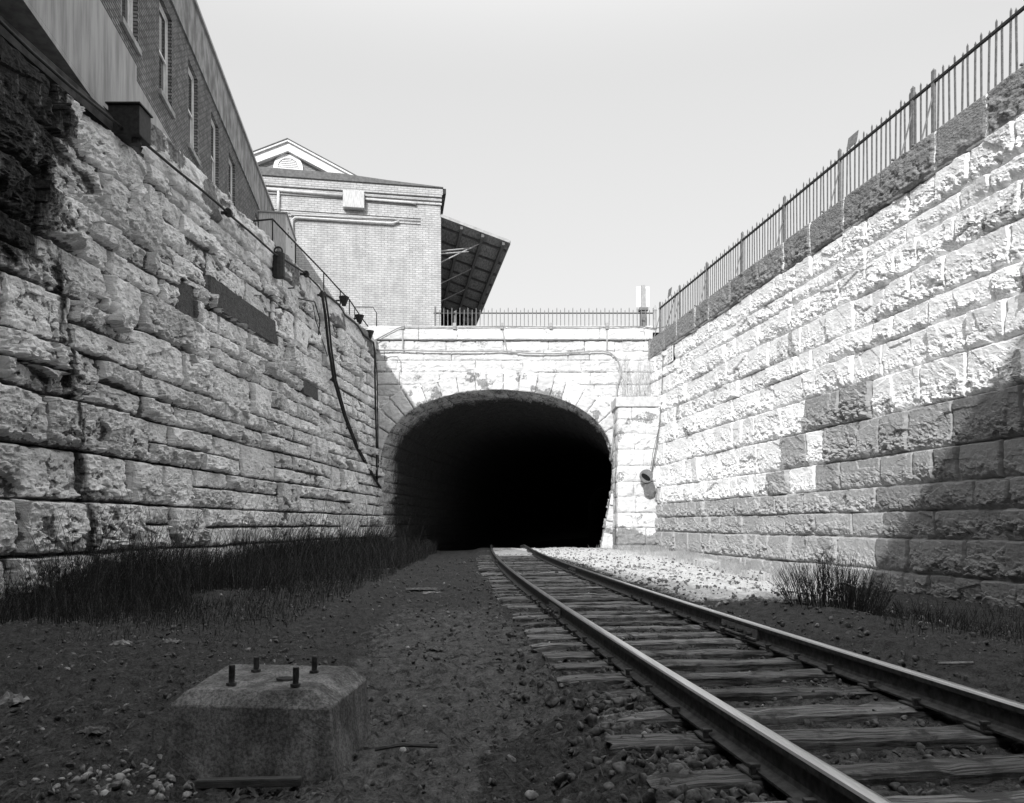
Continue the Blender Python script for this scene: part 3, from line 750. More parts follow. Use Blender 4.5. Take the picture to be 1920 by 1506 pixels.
# ------------------------------------------------------------------ brick building above the left wall
th1 = math.atan2(.987, -.158)
def building_one():
    root = empty('brick_building', (-5.66, 0, 0), th1)     # local x runs away from the camera, local y into the building
    tag(root, 'long grey brick building with tall sash windows on a concrete base above the left wall', 'building')
    wins = [(13.1, 14.1), (15.75, 16.8), (18.35, 19.4), (20.95, 21.95), (23.6, 24.6), (26.15, 27.2), (31.2, 32.3)]
    wz = (11.68, 14.05); x0, x1, z0, z1 = -60., 35.7, 9.15, 14.45
    b = MB(); xs = [x0]+[v for ww in wins for v in ww]+[x1]
    for i in range(len(xs)-1):
        if i % 2 == 0: b.box(xs[i], xs[i+1], 0, .32, z0, z1)
        else: b.box(xs[i], xs[i+1], 0, .32, z0, wz[0]); b.box(xs[i], xs[i+1], 0, .32, wz[1], z1)
    b.build('wall', M['brick1'], root)
    b = MB(); b.box(x0, x1, .33, 14, 9.2, 15.6); b.build('body', M['dark'], root)
    b = MB(); b.box(x0, x1-.1, -.05, .3, 14.453, 15.85); b.build('parapet', M['render'], root)
    b = MB(); b.box(x0, x1-.05, -.12, .42, 15.853, 15.95); b.build('parapet_cap', M['dullpaint'], root)
    b = MB(); b.box(x0, 16.45, -.09, -.003, 9.12, 11.1); b.box(16.453, 35.5, -.09, -.003, 9.12, 10.78); b.box(x0, 15.2, -.09, 6, 9.02, 9.117)
    b.build('concrete_base', M['concrete_wall'], root)
    for (a, e) in wins:
        f = MB(); fw = .09
        f.box(a, a+fw, .10, .2, *wz); f.box(e-fw, e, .10, .2, *wz); f.box(a+fw, e-fw, .10, .2, wz[1]-.09, wz[1]); f.box(a+fw, e-fw, .10, .2, wz[0], wz[0]+.06)
        w_ = f.build('window', M['white'], root)
        mid = (wz[0]+wz[1])/2
        for (za, zb, yy) in ((wz[0]+.063, mid+.03, .155), (mid-.03, wz[1]-.093, .115)):
            s = MB(); s.box(a+fw+.003, a+fw+.06, yy, yy+.035, za, zb); s.box(e-fw-.06, e-fw-.003, yy, yy+.035, za, zb)
            s.box(a+fw+.06, e-fw-.06, yy, yy+.035, za, za+.06); s.box(a+fw+.06, e-fw-.06, yy, yy+.035, zb-.05, zb); s.build('sash', M['white'], w_)
        p = MB(); p.box(a+fw+.03, e-fw-.03, .165, .172, wz[0]+.1, mid); p.box(a+fw+.03, e-fw-.03, .125, .132, mid, wz[1]-.12); p.each('pane', M['glass'], w_)
        q = MB(); q.box(a+fw+.02, e-fw-.02, .22, .225, wz[0]+.9*random.random(), wz[1]-.1); q.build('blind', M['white'], w_)
        q = MB(); q.box(a-.06, e+.06, -.07, .1, wz[0]-.13, wz[0]-.003); q.build('sill', M['concrete_wall'], w_)
building_one()

# ------------------------------------------------------------------ pale brick building beyond the portal
th2 = math.atan2(.158, .987)
FO = Vector((-11.37, 35.4, 0)); FD = Vector((.9874, .158, 0)); FN = Vector((.158, -.9874, 0))
def fac(x, y, q=0.):
    """local (x, z) on the pale facade for an image point"""
    k = (x-HX)/F; o = FO+FN*q; s = (k*o.y-o.x)/(FD.x-k*FD.y); Y = o.y+FD.y*s; return s, ZC+(HY-y)*Y/F
def building_two():
    root = empty('brick_building', tuple(FO), th2)       # local x along the facade, -y towards the camera
    tag(root, 'pale painted brick building with white gable and open boarded canopy behind the tunnel portal', 'building')
    W = fac(826, 400)[0]; zt = fac(826, 356)[1]
    b = MB(); b.box(-6, W-.0, 0, 22, 9.8, zt); b.build('wall', M['brick2'], root)
    # pilaster at the corner and corbelled string courses
    px0 = fac(789, 450)[0]; b = MB(); b.box(px0, W+.02, -.035, -.003, 9.81, zt-1.35); b.build('pilaster', M['brick2'], root)
    b = MB()
    for i, dz in enumerate((.32, .50, .68)): b.box(-6, W+.05, -.17+.05*i, -.003, zt-dz-.10, zt-dz)
    b.box(-6, W+.1, -.18, -.003, zt-.31, zt-.003)
    b.build('cornice', M['brick2'], root)
    b = MB()
    for i, dz in enumerate((1.42, 1.56, 1.70)): b.box(-6, px0, -.05, -.003, zt-dz-.07, zt-dz)
    b.each('string_course', M['brick2'], root)
    # dark tapering roof edge
    b = MB(); b.prism([(-6, zt), (W+.12, zt), (W+.12, zt+.03), (fac(730,340)[0], zt+.17), (fac(638,330)[0], zt+.34), (-6, zt+.42)], -.26, 6)
    b.build('roof', M['roof'], root)
    # pediment with louvre
    gy = 2.2
    gb = empty('gable', (0,0,0)); gb.parent = root
    def fp(x, y): return fac(x, y, -gy)
    ax_, az_ = fp(541, 277); hwid = 4.2; pit = .475
    b = MB(); b.prism([(ax_-hwid, az_-hwid*pit), (ax_+hwid, az_-hwid*pit), (ax_, az_)], gy, gy+16); b.build('gable_wall', M['brickdim'], gb)
    for sg in (-1, 1):
        b = MB(); t_ = .42
        b.prism([(ax_, az_+.12), (ax_+sg*(hwid+.5), az_+.12-(hwid+.5)*pit), (ax_+sg*(hwid+.5), az_+.12-(hwid+.5)*pit-t_), (ax_, az_+.12-t_)][::sg], gy-.3, gy-.003)
        b.prism([(ax_, az_+.22), (ax_+sg*(hwid+.6), az_+.22-(hwid+.6)*pit), (ax_+sg*(hwid+.6), az_+.123-(hwid+.6)*pit), (ax_, az_+.123)][::sg], gy-.42, gy+.1)
        b.build('raking_cornice', M['white'], gb)
        b = MB(); b.prism([(ax_, az_+.26), (ax_+sg*(hwid+.7), az_+.26-(hwid+.7)*pit), (ax_+sg*(hwid+.7), az_+.223-(hwid+.7)*pit), (ax_, az_+.223)][::sg], gy-.46, gy+16); b.build('gable_roof', M['roof'], gb)
    lx, lz0 = fp(541, 321); rad = (fp(569, 321)[0]-fp(513, 321)[0])/2; hh = fp(541, 291)[1]-lz0
    lv = empty('louvre', (0,0,0)); lv.parent = gb
    b = MB(); n = 20; ip = []; op = []
    for i in range(n+1):
        a = math.pi*i/n; op.append((lx+rad*math.cos(a), lz0+hh*math.sin(a)**.85)); ip.append((lx+(rad-.2)*math.cos(a), lz0+(hh-.2)*math.sin(a)**.85))
    for i in range(n): b.prism([op[i], op[i+1], ip[i+1], ip[i]], gy-.12, gy-.003)
    b.box(lx-rad-.08, lx+rad+.08, gy-.16, gy-.003, lz0-.14, lz0-.003)
    b.build('louvre_frame', M['white'], lv)
    b = MB(); b.prism(ip, gy-.02, gy-.004); b.build('louvre_back', M['dark'], lv)
    b = MB()
    for i in range(6):
        z = lz0+.06+i*(hh-.28)/5.6; q = max(0, 1-((z-lz0+.05)/(hh-.2))**2); hw_ = (rad-.2)*math.sqrt(q)
        if hw_ > .1: b.add([(lx-hw_, gy-.10, z), (lx+hw_, gy-.10, z), (lx+hw_, gy-.03, z+.11), (lx-hw_, gy-.03, z+.11), (lx-hw_, gy-.10, z+.03), (lx+hw_, gy-.10, z+.03), (lx+hw_, gy-.03, z+.13), (lx-hw_, gy-.03, z+.13)], [(0,1,2,3),(4,7,6,5),(0,4,5,1)])
    b.each('louvre_slat', M['white'], lv)
    # side eave
    b = MB(); b.box(W+.003, W+.26, -.15, 21, zt-.25, zt-.004); b.box(W+.003, W+.14, -.02, 21, zt-.5, zt-.253); b.build('eave', M['black'], root)
    # canopy on the side wall, underside boarded
    cz = ZC+(HY-408)*36.7/F; ox = fac(953, 458)[0]+.06; oz = ZC+(HY-456)*37.2/F
    cn = empty('canopy', (0,0,0)); cn.parent = root
    LNG = 26
    b = MB(); b.add([(W+.003, 0, cz), (ox, 0, oz), (ox, LNG, oz), (W+.003, LNG, cz), (W+.003, 0, cz+.09), (ox, 0, oz+.09), (ox, LNG, oz+.09), (W+.003, LNG, cz+.09)], [(0,1,2,3),(4,7,6,5),(0,4,5,1),(1,5,6,2),(2,6,7,3),(3,7,4,0)])
    b.build('boarding', M['soffit'], cn)
    b = MB(); b.bar((W+.02, -.04, cz+.06), (ox+.02, -.04, oz+.06), .05, .14); b.bar((ox+.03, 0, oz+.04), (ox+.03, LNG, oz+.04), .05, .16); b.build('fascia', M['dullpaint'], cn)
    for i in range(1, 4):
        tt = i*.305; b = MB(); b.bar((W+(ox-W)*tt, .02, cz+(oz-cz)*tt-.1), (W+(ox-W)*tt, LNG, cz+(oz-cz)*tt-.1), .14, .19); b.build('purlin', M['roof'], cn)
    for i in range(14):
        yy = 1.0+i*1.85; b = MB(); b.bar((W+.02, yy, cz-.05), (ox-.03, yy, oz-.05), .09, .11, up=(0,0,1)); b.build('rafter', M['roof'], cn)
    b = MB()
    for yy, tt in ((1.0, .62), (4.7, .62), (8.4, .62)): b.tube([(W, yy, cz-1.9), (W+(ox-W)*tt, yy, cz+(oz-cz)*tt-.1)], .03, 6)
    b.tube([(W, .6, cz-1.45), (W+1.7, 1.4, cz-.9)], .035, 6); b.tube([(W, .5, cz-1.62), (W+1.5, 1.1, cz-1.2)], .03, 6)
    b.each('stay_rod', M['galv'], cn)
    b = MB(); b.box(W+.95, W+1.11, .9, 1.06, 9.8, cz-.55)
    b.build('post', M['dullpaint'], cn) if False else None
    b = MB(); b.box(W+.003, W+2.2, 12, 12.2, 9.8, 15); b.build('side_screen', M['dark'], cn)
    # services on the facade
    def pipe(pts, r, q=-.12, mat='white', name='conduit'):
        P_ = []
        for (x, y) in pts: s_, z_ = fac(x, y, -q); P_.append((s_, q, z_))
        MB().tube(P_, r, 8).build(name, M['galv2' if mat == 'white' else mat], root, smooth=True)
    pipe([(470, 352), (642, 367)], .075); pipe([(683, 373), (770, 380), (780, 382)], .06)
    pipe([(549, 440), (548, 412), (553, 408), (560, 408), (735, 419), (748, 415)], .055); pipe([(545, 402), (740, 411)], .035)
    pipe([(522, 354), (522, 402)], .065)
    s0, z1_ = fac(643, 357, .3); s1, z0_ = fac(683, 391, .3)
    b = MB(); b.box(s0, s1, -.36, -.02, z0_, z1_); o = b.build('service_box', M['galv'], root, bevel=.01)
building_two()

# ------------------------------------------------------------------ unseen mass added behind the camera, shaped to shade near ground and right wall
def behind():
    o = MB(); o.zprism([(-3.4,-14.2), (2.85,-6.6), (10.5, 2.6), (40, -10), (30,-60), (-3.4,-60)], -.5, 15.95)
    x = o.build('unseen_shade_mass', M['brick1']); tag(x, 'unseen mass added across the tracks behind the viewpoint to shade the near ground', 'building')
behind()

# ------------------------------------------------------------------ fences
def picket_mb(x, y, z0, z1, wdt, th, lean, D):
    b = MB(); a = Vector((x, y, z0)); t = a+Vector((D[0]*lean, D[1]*lean, z1-z0)); dx = Vector((D[0], D[1], 0))*wdt/2; nn = Vector((-D[1], D[0], 0))*th/2
    t2 = t-Vector((0,0,.06))
    v = [a-dx-nn, a+dx-nn, a+dx+nn, a-dx+nn, t2-dx-nn, t-dx*-1*.2+dx*.8*0-nn*0, t2+dx-nn, t2+dx+nn, t2-dx+nn]
    v = [a-dx-nn, a+dx-nn, a+dx+nn, a-dx+nn, t2-dx-nn, t2+dx-nn, t2+dx+nn, t2-dx+nn, t]
    b.add(v, [(0,3,2,1),(0,1,5,4),(1,2,6,5),(2,3,7,6),(3,0,4,7),(4,5,8),(5,6,8),(6,7,8),(7,4,8)]); return b
def fence_right():
    root = empty('iron_fence', (0,0,0)); tag(root, 'long grey iron picket fence climbing along the top of the sunlit right wall', 'fence')
    q = -.28; O = (RO[0]+RN[0]*q, RO[1]+RN[1]*q)
    def at(u): return O[0]+RDir[0]*u, O[1]+RDir[1]*u
    posts = [13.35, 16.2, 16.85, 19.65, 22.45, 25.2, 28.1, 30.8, 33.1]
    rest = MB(); n = 0; u = 11.6
    rr = np.random.RandomState(5)
    while u < 33.1:
        z1 = 10.84+(.0 if n % 2 else -.10)+rr.uniform(-.015, .015); x, y = at(u)
        if min(abs(u-p) for p in posts) > .05:
            b = picket_mb(x, y, CT-.05, z1, .045, .018, rr.uniform(-.03, .03), RDir)
            if n < 100: b.build('picket', M['iron'], root)
            else: rest.add(b.v, b.f)
        n += 1; u += .172
    o = rest.build('picket', M['iron'], root); o['kind'] = 'stuff'
    a = at(11.5); e = at(33.2)
    MB().bar((a[0], a[1], 10.62), (e[0], e[1], 10.62), .06, .05).build('top_rail', M['black'], root)
    MB().bar((a[0], a[1], 9.36), (e[0], e[1], 9.36), .05, .04).build('bottom_rail', M['iron'], root)
    for p in posts:
        x, y = at(p); b = picket_mb(x, y, CT-.05, 10.93, .085, .06, 0, RDir); b.build('post', M['iron'], root)
        x2, y2 = O[0]+RDir[0]*(p+.1)+RN[0]*.25, O[1]+RDir[1]*(p+.1)+RN[1]*.25
        b = MB(); b.bar((x, y, 10.4), (x2, y2, CT+.02), .03, .03); b.bar((x2, y2, CT+.03), (x2+RN[0]*.2, y2+RN[1]*.2, CT+.05), .05, .03)
        b.build('brace', M['iron'], root)
    for (cx, w_, h_, zz, lab) in ((1597, .42, .30, 10.72, 'small grey metal plate standing tilted above the right fence'), (1255, .38, .34, 10.8, 'tiny pale plate above the far end of the right fence')):
        u = onwall(RO, RDir, RN, cx, q); x, y = at(u)
        b = MB(); b.add([(x-RDir[0]*w_/2, y-RDir[1]*w_/2, zz), (x+RDir[0]*w_/2, y+RDir[1]*w_/2, zz-.02), (x+RDir[0]*w_/2+.05, y+RDir[1]*w_/2, zz+h_), (x-RDir[0]*w_/2+.05, y-RDir[1]*w_/2, zz+h_)], [(0,1,2,3)])
        bm_o = b.build('sign_plate', M['iron']); tag(bm_o, lab, 'sign'); md = bm_o.modifiers.new('s', 'SOLIDIFY'); md.thickness = .012
fence_right()
def fence_portal():
    root = empty('iron_fence', (0,0,0)); tag(root, 'low iron picket fence on top of the tunnel portal', 'fence')
    y = PY+.35; x0 = (817-HX)/F*y; x1 = (1228-HX)/F*y; x = x0; n = 0; rr = np.random.RandomState(6)
    while x < x1-.05:
        b = picket_mb(x, y, 9.84, 10.83-(.09 if n % 2 else 0)+rr.uniform(-.01, .01), .034, .02, rr.uniform(-.012, .012), (1,0)); b.build('picket', M['iron'], root)
        x += .18; n += 1
    MB().bar((x0-.1, y+.03, 10.58), (x1, y+.03, 10.58), .03, .05).build('top_rail', M['black'], root)
    MB().bar((x0-.1, y+.03, 9.94), (x1, y+.03, 9.94), .03, .04).build('bottom_rail', M['iron'], root)
    b = MB(); b.tube([(x1, y, 9.83), (x1, y, 10.7)], .07, 10); b.tube([(x1, y, 10.7), (x1, y, 10.82), (x1, y, 10.95)], .09, 10, r2=.02); b.build('corner_post', M['dullpaint'], root)
    b = MB(); b.box(x0-.06, x0+.02, y-.04, y+.04, 9.84, 10.86); b.box(x0+.8, x0+.92, y+.1, y+.2, 9.84, 10.7); b.each('end_post', M['iron'], root)
    # signal post with white board
    s = empty('sign_post', ((1206-HX)/F*33.9, 33.9, 9.8)); tag(s, 'grey post with a white board fixed to its back, right end of the portal fence', 'sign post')
    b = MB(); b.box(-.085, .085, -.08, .08, 0, 2.18); b.build('post', M['dullpaint'], s)
    b = MB(); b.box(-.14, .14, -.13, .13, 0, 1.02); b.box(-.2, .2, -.19, .19, 1.023, 1.14); b.build('base_sleeve', M['iron'], s)
    b = MB(); b.box(-.30, .30, .09, .12, 1.25, 2.16); b.build('board', M['white'], s)
fence_portal()

# ------------------------------------------------------------------ handrail, cabinet, cables and fittings on the left wall
def left_fittings():
    def L_(x, y, pr=-.1): return wpt(LO, LDir, LN, x, y, pr)
    root = empty('handrail', (0,0,0)); tag(root, 'thin black pipe handrail on the coping of the left wall', 'handrail')
    zr = 10.22
    pts = []
    p0 = L_(511, 411); us = [onwall(LO, LDir, LN, x, -.1) for x in (511, 554, 607, 638, 664)]
    def P(u, z): return Vector((LO[0]+LDir[0]*u-LN[0]*.1, LO[1]+LDir[1]*u-LN[1]*.1, z))
    top = [L_(511, 411), L_(554, 456), L_(607, 511), L_(638, 545), L_(655, 562), L_(678, 596), L_(690, 612)]
    MB().tube([top[0]+Vector((-1.15, .25, 0)), top[0]]+top[1:], .028, 6).build('rail', M['black'], root, smooth=True)
    for p in top[:4]+[top[4]]: MB().tube([p, Vector((p.x, p.y, CT-.02))], .022, 6).build('post', M['black'], root, smooth=True)
    q = L_(665, 576); q2 = q+Vector((.75, 0, 0)); q3 = q2+Vector((.15, 0, -.25))
    MB().tube([Vector((q.x, q.y, CT)), q, q2, q3, Vector((q3.x, q3.y, CT))], .022, 6).build('return_rail', M['black'], root, smooth=True)
    # cabinet on the ledge
    c = empty('utility_cabinet', (-7.45, 24.6, 9.17), math.atan2(.16, 1)); tag(c, 'tall pale sheet metal cabinet between the brick building and the handrail', 'cabinet')
    b = MB(); b.box(-.85, 0, 0, 2.4, 0, 2.2); b.build('casing', M['galv'], c)
    b = MB(); b.box(-.88, .05, -.04, 2.45, 2.203, 2.24); b.build('lid', M['dullpaint'], c)
    b = MB()
    for i in range(3):
        for j in range(2): b.box(.003, .01, .5+.9*j, .56+.9*j, 1.6+.13*i, 1.66+.13*i)
    b.each('vent_hole', M['dark'], c)
    # main cable following the wall then dropping
    ch = lambda pts, pr: [wpt(LO, LDir, LN, x, y, pr) for x, y in pts]
    cb = MB(); 
    seq = ch([(-60,-25), (0,40), (60,98), (130,160), (186,205), (240,249), (268,266), (330,318), (380,358), (413,386), (426,399), (470,436), (512,474), (530,485), (572,512), (598,538), (607,552)], .34)
    cb.tube(seq, .028, 8)
    o = cb.build('cable', M['black'], smooth=True); tag(o, 'black armoured cable strung along the coping of the left wall', 'cable')
    cb = MB(); cb.tube(ch([(603,545), (610,590), (616,650), (626,712), (645,778), (668,838), (692,882), (713,914)], .42), .05, 8); cb.tube(ch([(609,548), (616,595), (621,650), (630,712), (648,778), (671,838), (695,882), (714,916)], .36), .035, 8)
    o = cb.build('cable', M['black'], smooth=True); tag(o, 'thick pair of black cables dropping across the left wall to the tunnel mouth', 'cable')
    cb = MB(); cb.tube(ch([(607,550), (622,560), (636,572), (646,590), (664,604), (672,612), (682,628), (690,634), (700,642)], .25), .04, 8)
    cb.tube(ch([(700,642), (703,660), (703,700), (704,760), (706,830), (707,905)], .4), .04, 8); cb.tube(ch([(702,650), (707,700), (708,760), (709,850), (711,905)], .35), .025, 6)
    o = cb.build('cable', M['black'], smooth=True); tag(o, 'black cable sagging between cup brackets then running down the left corner of the portal', 'cable')
    cb = MB(); cb.tube(ch([(587,572), (592,600), (605,640), (614,668)], .3), .014, 5); cb.tube(ch([(560,560),(590,566),(600,600),(596,640)], .25), .02, 5); o = cb.build('cable', M['black'], smooth=True); tag(o, 'thin black wire hanging beside the thick cables on the left wall', 'cable')
    for (x, y, lab) in ((645,563,'uppermost black cup bracket on the coping, nearest the hanging cables'), (674,597,'middle black cup bracket on the coping, between two others'), (693,626,'lowest black cup bracket on the coping, next to the portal corner')):
        p = L_(x, y, .22); b = MB(); b.tube([p-Vector((0,0,.22)), p-Vector((0,0,.05)), p+Vector((0,0,.12))], .07, 8, r2=.2); b.bar(p-Vector((.4,0,.03)), p, .05, .05)
        o = b.build('cable_bracket', M['black']); tag(o, lab, 'bracket', 'cup brackets on the left coping')
    for (x, y, lab) in ((626,712,'black pin clamp holding the hanging cables halfway down the left wall'), (648,800,'black pin clamp low on the left wall by the hanging cables'), (604,553,'black clamp where the cables turn down over the left coping'), (574,514,'black ring clamp on the coping between canister and turn of the cable'), (428,399,'black ring clamp where the handrail starts')):
        p = L_(x, y, .36); b = MB(); b.bar(p-LNv*.45, p+LNv*.05, .06, .06); b.tube([p-Vector((0,.05,0)), p+Vector((0,.05,0))], .10, 10)
        o = b.build('cable_clamp', M['black']); tag(o, lab, 'clamp', 'clamps holding the cables on the left wall')
    for (x, y, lab) in ((535,541,'upper of the small iron spikes sticking out of the left wall below the canister'), (512,578,'lower of the small iron spikes sticking out of the left wall above the dark patch')):
        p = L_(x, y, .12); o = MB().tube([p, p+Vector((.28,-.05,.0))], .02, 6).build('iron_spike', M['black']); tag(o, lab, 'spike')
    # black junction box near the building
    p = L_(242, 262, .35); bx = empty('junction_box', tuple(p), 0.); tag(bx, 'black sheet metal box hung on the cable under the concrete base', 'junction box')
    wd = 58/F*p.y; hg = 55/F*p.y
    b = MB(); b.box(-wd/2, wd/2, -.2, .25, .0, hg); b.build('case', M['black'], bx, bevel=.008)
    b = MB(); b.box(-wd/2-.03, wd/2+.03, -.24, .28, hg+.003, hg+.03); b.build('lid', M['black'], bx)
    b = MB(); b.tube([(.14,0,0), (.14,0,-.10)], .09, 10); b.box(-wd/2, .0, .0, .03, -.0, .05); b.build('spout', M['black'], bx)
    p = L_(522, 520, .3); cn = empty('cable_canister', tuple(p), .1); tag(cn, 'black canister with carrying ring hanging at the edge of the left coping', 'canister')
    b = MB(); b.tube([(0,0,0), (0,0,.06), (0,0,.62), (0,0,.68)], .18, 12); b.build('case', M['black'], cn, smooth=False)
    b = MB(); b.tube([(.11*math.cos(a), 0, .76+.11*math.sin(a)) for a in np.linspace(-.6, math.pi+.6, 12)], .025, 6); b.build('ring', M['black'], cn)
LNv = Vector((LN[0], LN[1], 0))
left_fittings()

def portal_fittings():
    def Q(x, y, d=.17): return Pt(x, y, PY-d)
    o = MB().tube([Q(706,656), Q(760,657), (Q(830,659)), Q(900,659), Q(940,658), Q(985,662), Q(1040,663), Q(1090,660), Q(1130,658), Q(1145,662), Q(1158,673), Q(1164,690), Q(1164,703), Q(1158,722), Q(1155,750), Q(1152,800), Q(1148,840), Q(1145,862)], .035, 8).build('conduit', M['dullpaint'], smooth=True)
    tag(o, 'grey conduit running across the portal above the arch and bending down its right side', 'conduit')
    o = MB().tube([Q(700,640,.25), Q(722,628,.25), Q(745,616,.25), Q(755,613,.25), Q(852,613.5,.25), Q(941,612,.25), Q(1033,613,.25), Q(1138,613,.25), Q(1205,612,.25), Q(1225,616,.25), Q(1256,612,.25)], .02, 6).build('cable', M['iron'], smooth=True)
    tag(o, 'thin cable looped along the top edge of the portal coping', 'cable')
    for i, (x, yb, lab) in enumerate(((755,655,'leftmost clip on the portal coping with a straight strap below'), (852,618,'clip on the portal coping below the dark canopy, no strap'), (941,657,'middle clip on the portal coping with a slanting strap'), (1033,618,'clip on the portal coping right of centre, no strap'), (1138,656,'rightmost clip on the portal coping with a straight strap'))):
        p = Q(x, 612, .2); b = MB(); b.box(p.x-.07, p.x+.07, p.y-.06, p.y+.06, p.z-.12, p.z+.14)
        if yb > 630: e = Q(x+(9 if x == 941 else 0), yb, .16); b.bar((p.x, p.y, p.z), e, .06, .03)
        o = b.build('cable_clip', M['dullpaint']); tag(o, lab, 'clip', 'cable clips on the portal coping')
    # wires down the right corner onto the buttress
    b = MB(); b.tube([Pt(1268,549,31.2), Pt(1256,590,31.4), Pt(1244,630,31.4), Pt(1243,680,31.2), Pt(1241,735,31.2), Pt(1238,790,31.2), Pt(1228,850,31.3), Pt(1222,885,31.3)], .022, 6); b.tube([Pt(1240,740,31.25), Pt(1236,800,31.25), Pt(1224,850,31.25), Pt(1220,880,31.25)], .015, 6)
    o = b.build('cable', M['iron'], smooth=True); tag(o, 'pale wire dropping from the right fence to the two round signal lamps', 'cable')
    s = empty('signal_lamp', tuple(Pt(1212, 905, 31.2))); tag(s, 'pair of round grey signal discs, one above the other, on the portal buttress', 'signal')
    for nm, (x, y), r, mt in (('upper_disc', (1211, 893), .28, 'iron'), ('lower_disc', (1217.5, 915.5), .25, 'roof')):
        p = Pt(x, y, 31.2)-s.location; yy = -.12 if nm == 'upper_disc' else -.03
        MB().tube([(p.x, yy, p.z), (p.x, yy+.07, p.z)], r, 24).build(nm, M[mt], s)
        if nm == 'upper_disc':
            b = MB(); n = 18; v = [(p.x-.02+.19*math.cos(a)+.03*math.sin(a)*0, yy-.012, p.z-.05+.12*math.sin(a)-.10*math.cos(a)) for a in [2*math.pi*i/n for i in range(n)]]
            b.add(v+[(x_, yy-.003, z_) for x_, _, z_ in v], [tuple(range(n))]+[(i, (i+1) % n, (i+1) % n+n, i+n) for i in range(n)]); b.build('lens', M['dark'], s)
    b = MB(); b.box(-.06, .06, .04, .32, -.3, .3); b.build('mount', M['iron'], s)
portal_fittings()

# ------------------------------------------------------------------ concrete footing with bolts
def footing():
    zb = -.16
    def Q(x, y, z): Y = F*(ZC-z)/(y-HY); return Vector(((x-HX)/F*Y, Y, z))
    base = [Q(290,1455,zb), Q(628,1462,zb), Q(699,1378,zb), Vector((-1.86, 4.62, zb))]
    base = [v-Vector((0, 0, .09)) for v in base]      # runs down into the ground
    sh = [Vector((-1.755, 3.83, .175)), Vector((-.925, 3.80, .165)), Vector((-.88, 4.52, .17)), Vector((-1.76, 4.60, .175))]
    tp = [Vector((-1.69, 3.90, .245)), Vector((-1.03, 3.875, .245)), Vector((-.985, 4.52, .25)), Vector((-1.73, 4.58, .25))]
    bm = bmesh.new()
    L = []
    for ring in (base, sh, tp): L.append([bm.verts.new(p) for p in ring])
    for a, b_ in ((0,1),(1,2)):
        for i in range(4): bm.faces.new((L[a][i], L[a][(i+1)%4], L[b_][(i+1)%4], L[b_][i]))
    bm.faces.new(L[2])
    bmesh.ops.bevel(bm, geom=bm.edges[:], offset=.005, segments=1, affect='EDGES')
    bmesh.ops.triangulate(bm, faces=bm.faces[:])
    for _ in range(7): 
        es = [e for e in bm.edges if e.calc_length() > .022]
        if not es: break
        bmesh.ops.subdivide_edges(bm, edges=es, cuts=1)
    bmesh.ops.triangulate(bm, faces=bm.faces[:])
    bm.normal_update(); co = np.array([v.co[:] for v in bm.verts])
    from mathutils import noise as mn
    nz_ = [.004*mn.fractal(Vector(c)*14, 1.0, 2.0, 4)-.010*max(0, mn.noise(Vector(c)*38)-.35)-.006*max(0, mn.noise(Vector(c)*5)) for c in co]
    for v, d in zip(bm.verts, nz_): v.co += v.normal*float(d)
    me = bpy.data.meshes.new('concrete_block'); bm.to_mesh(me); bm.free(); me.materials.append(M['concrete'])
    root = empty('concrete_footing', (-1.3, 4.2, zb)); tag(root, 'weathered concrete machine footing with four upright anchor bolts in the left foreground', 'concrete footing')
    o = bpy.data.objects.new('concrete_block', me); C.objects.link(o); o.parent = root; o.location = (1.3, -4.2, -zb)
    for (x, y, t_) in ((434,1284,1247), (554,1286,1251), (480,1259,1232), (589,1261,1230)):
        p = Q(x, y, .25); top = ZC-(t_-HY)*p.y/F
        b = MB(); b.tube([(p.x, p.y, .22), (p.x+.003, p.y, top)], .0155, 10); b.tube([(p.x, p.y, .248), (p.x, p.y, .262)], .027, 6)
        for i in range(7): z = top-.008-i*.008; b.tube([(p.x+.003, p.y, z-.002), (p.x+.003, p.y, z+.002)], .0172, 10)
        q = b.build('anchor_bolt', M['rail'], root); q.location = (1.3, -4.2, -zb)
    p = Q(537, 1272, .255); b = MB(); b.tube([(p.x-.05, p.y, .25), (p.x+.05, p.y+.02, .252)], .008, 6); b.tube([(p.x+.05*math.cos(a), p.y+.03*math.sin(a), .254) for a in np.linspace(0, 2*math.pi, 12)], .007, 6)
    o = b.build('wire_ring', M['rail']); tag(o, 'small rusty wire ring lying between the bolts on the concrete footing', 'wire ring')
    b = MB(); b.bar((-1.52, 3.60, zb+.015), (-1.02, 3.62, zb+.02), .05, .04); o = b.build('board', M['timber'], bevel=.004); tag(o, 'short dark board lying against the front of the concrete footing', 'board')
footing()

# ------------------------------------------------------------------ loose stones, litter, twigs
def icos(sub=0):
    bm = bmesh.new(); bmesh.ops.create_icosphere(bm, subdivisions=sub+1, radius=1)
    v = np.array([x.co[:] for x in bm.verts]); f = np.array([[q.index for q in x.verts] for x in bm.faces]); bm.free(); return v, f
ICO = [icos(0), icos(1)]
def tri_mesh(name, V, Fc, mat, smooth=False):
    me = bpy.data.meshes.new(name); me.vertices.add(len(V)); me.vertices.foreach_set('co', V.reshape(-1).astype(np.float32))
    k = Fc.shape[1]; me.loops.add(Fc.size); me.loops.foreach_set('vertex_index', Fc.reshape(-1).astype(np.int32))
    me.polygons.add(len(Fc)); me.polygons.foreach_set('loop_start', np.arange(0, Fc.size, k, dtype=np.int32)); me.polygons.foreach_set('loop_total', np.full(len(Fc), k, dtype=np.int32))
    me.update(calc_edges=True); me.materials.append(mat)
    o = bpy.data.objects.new(name, me); C.objects.link(o); return o
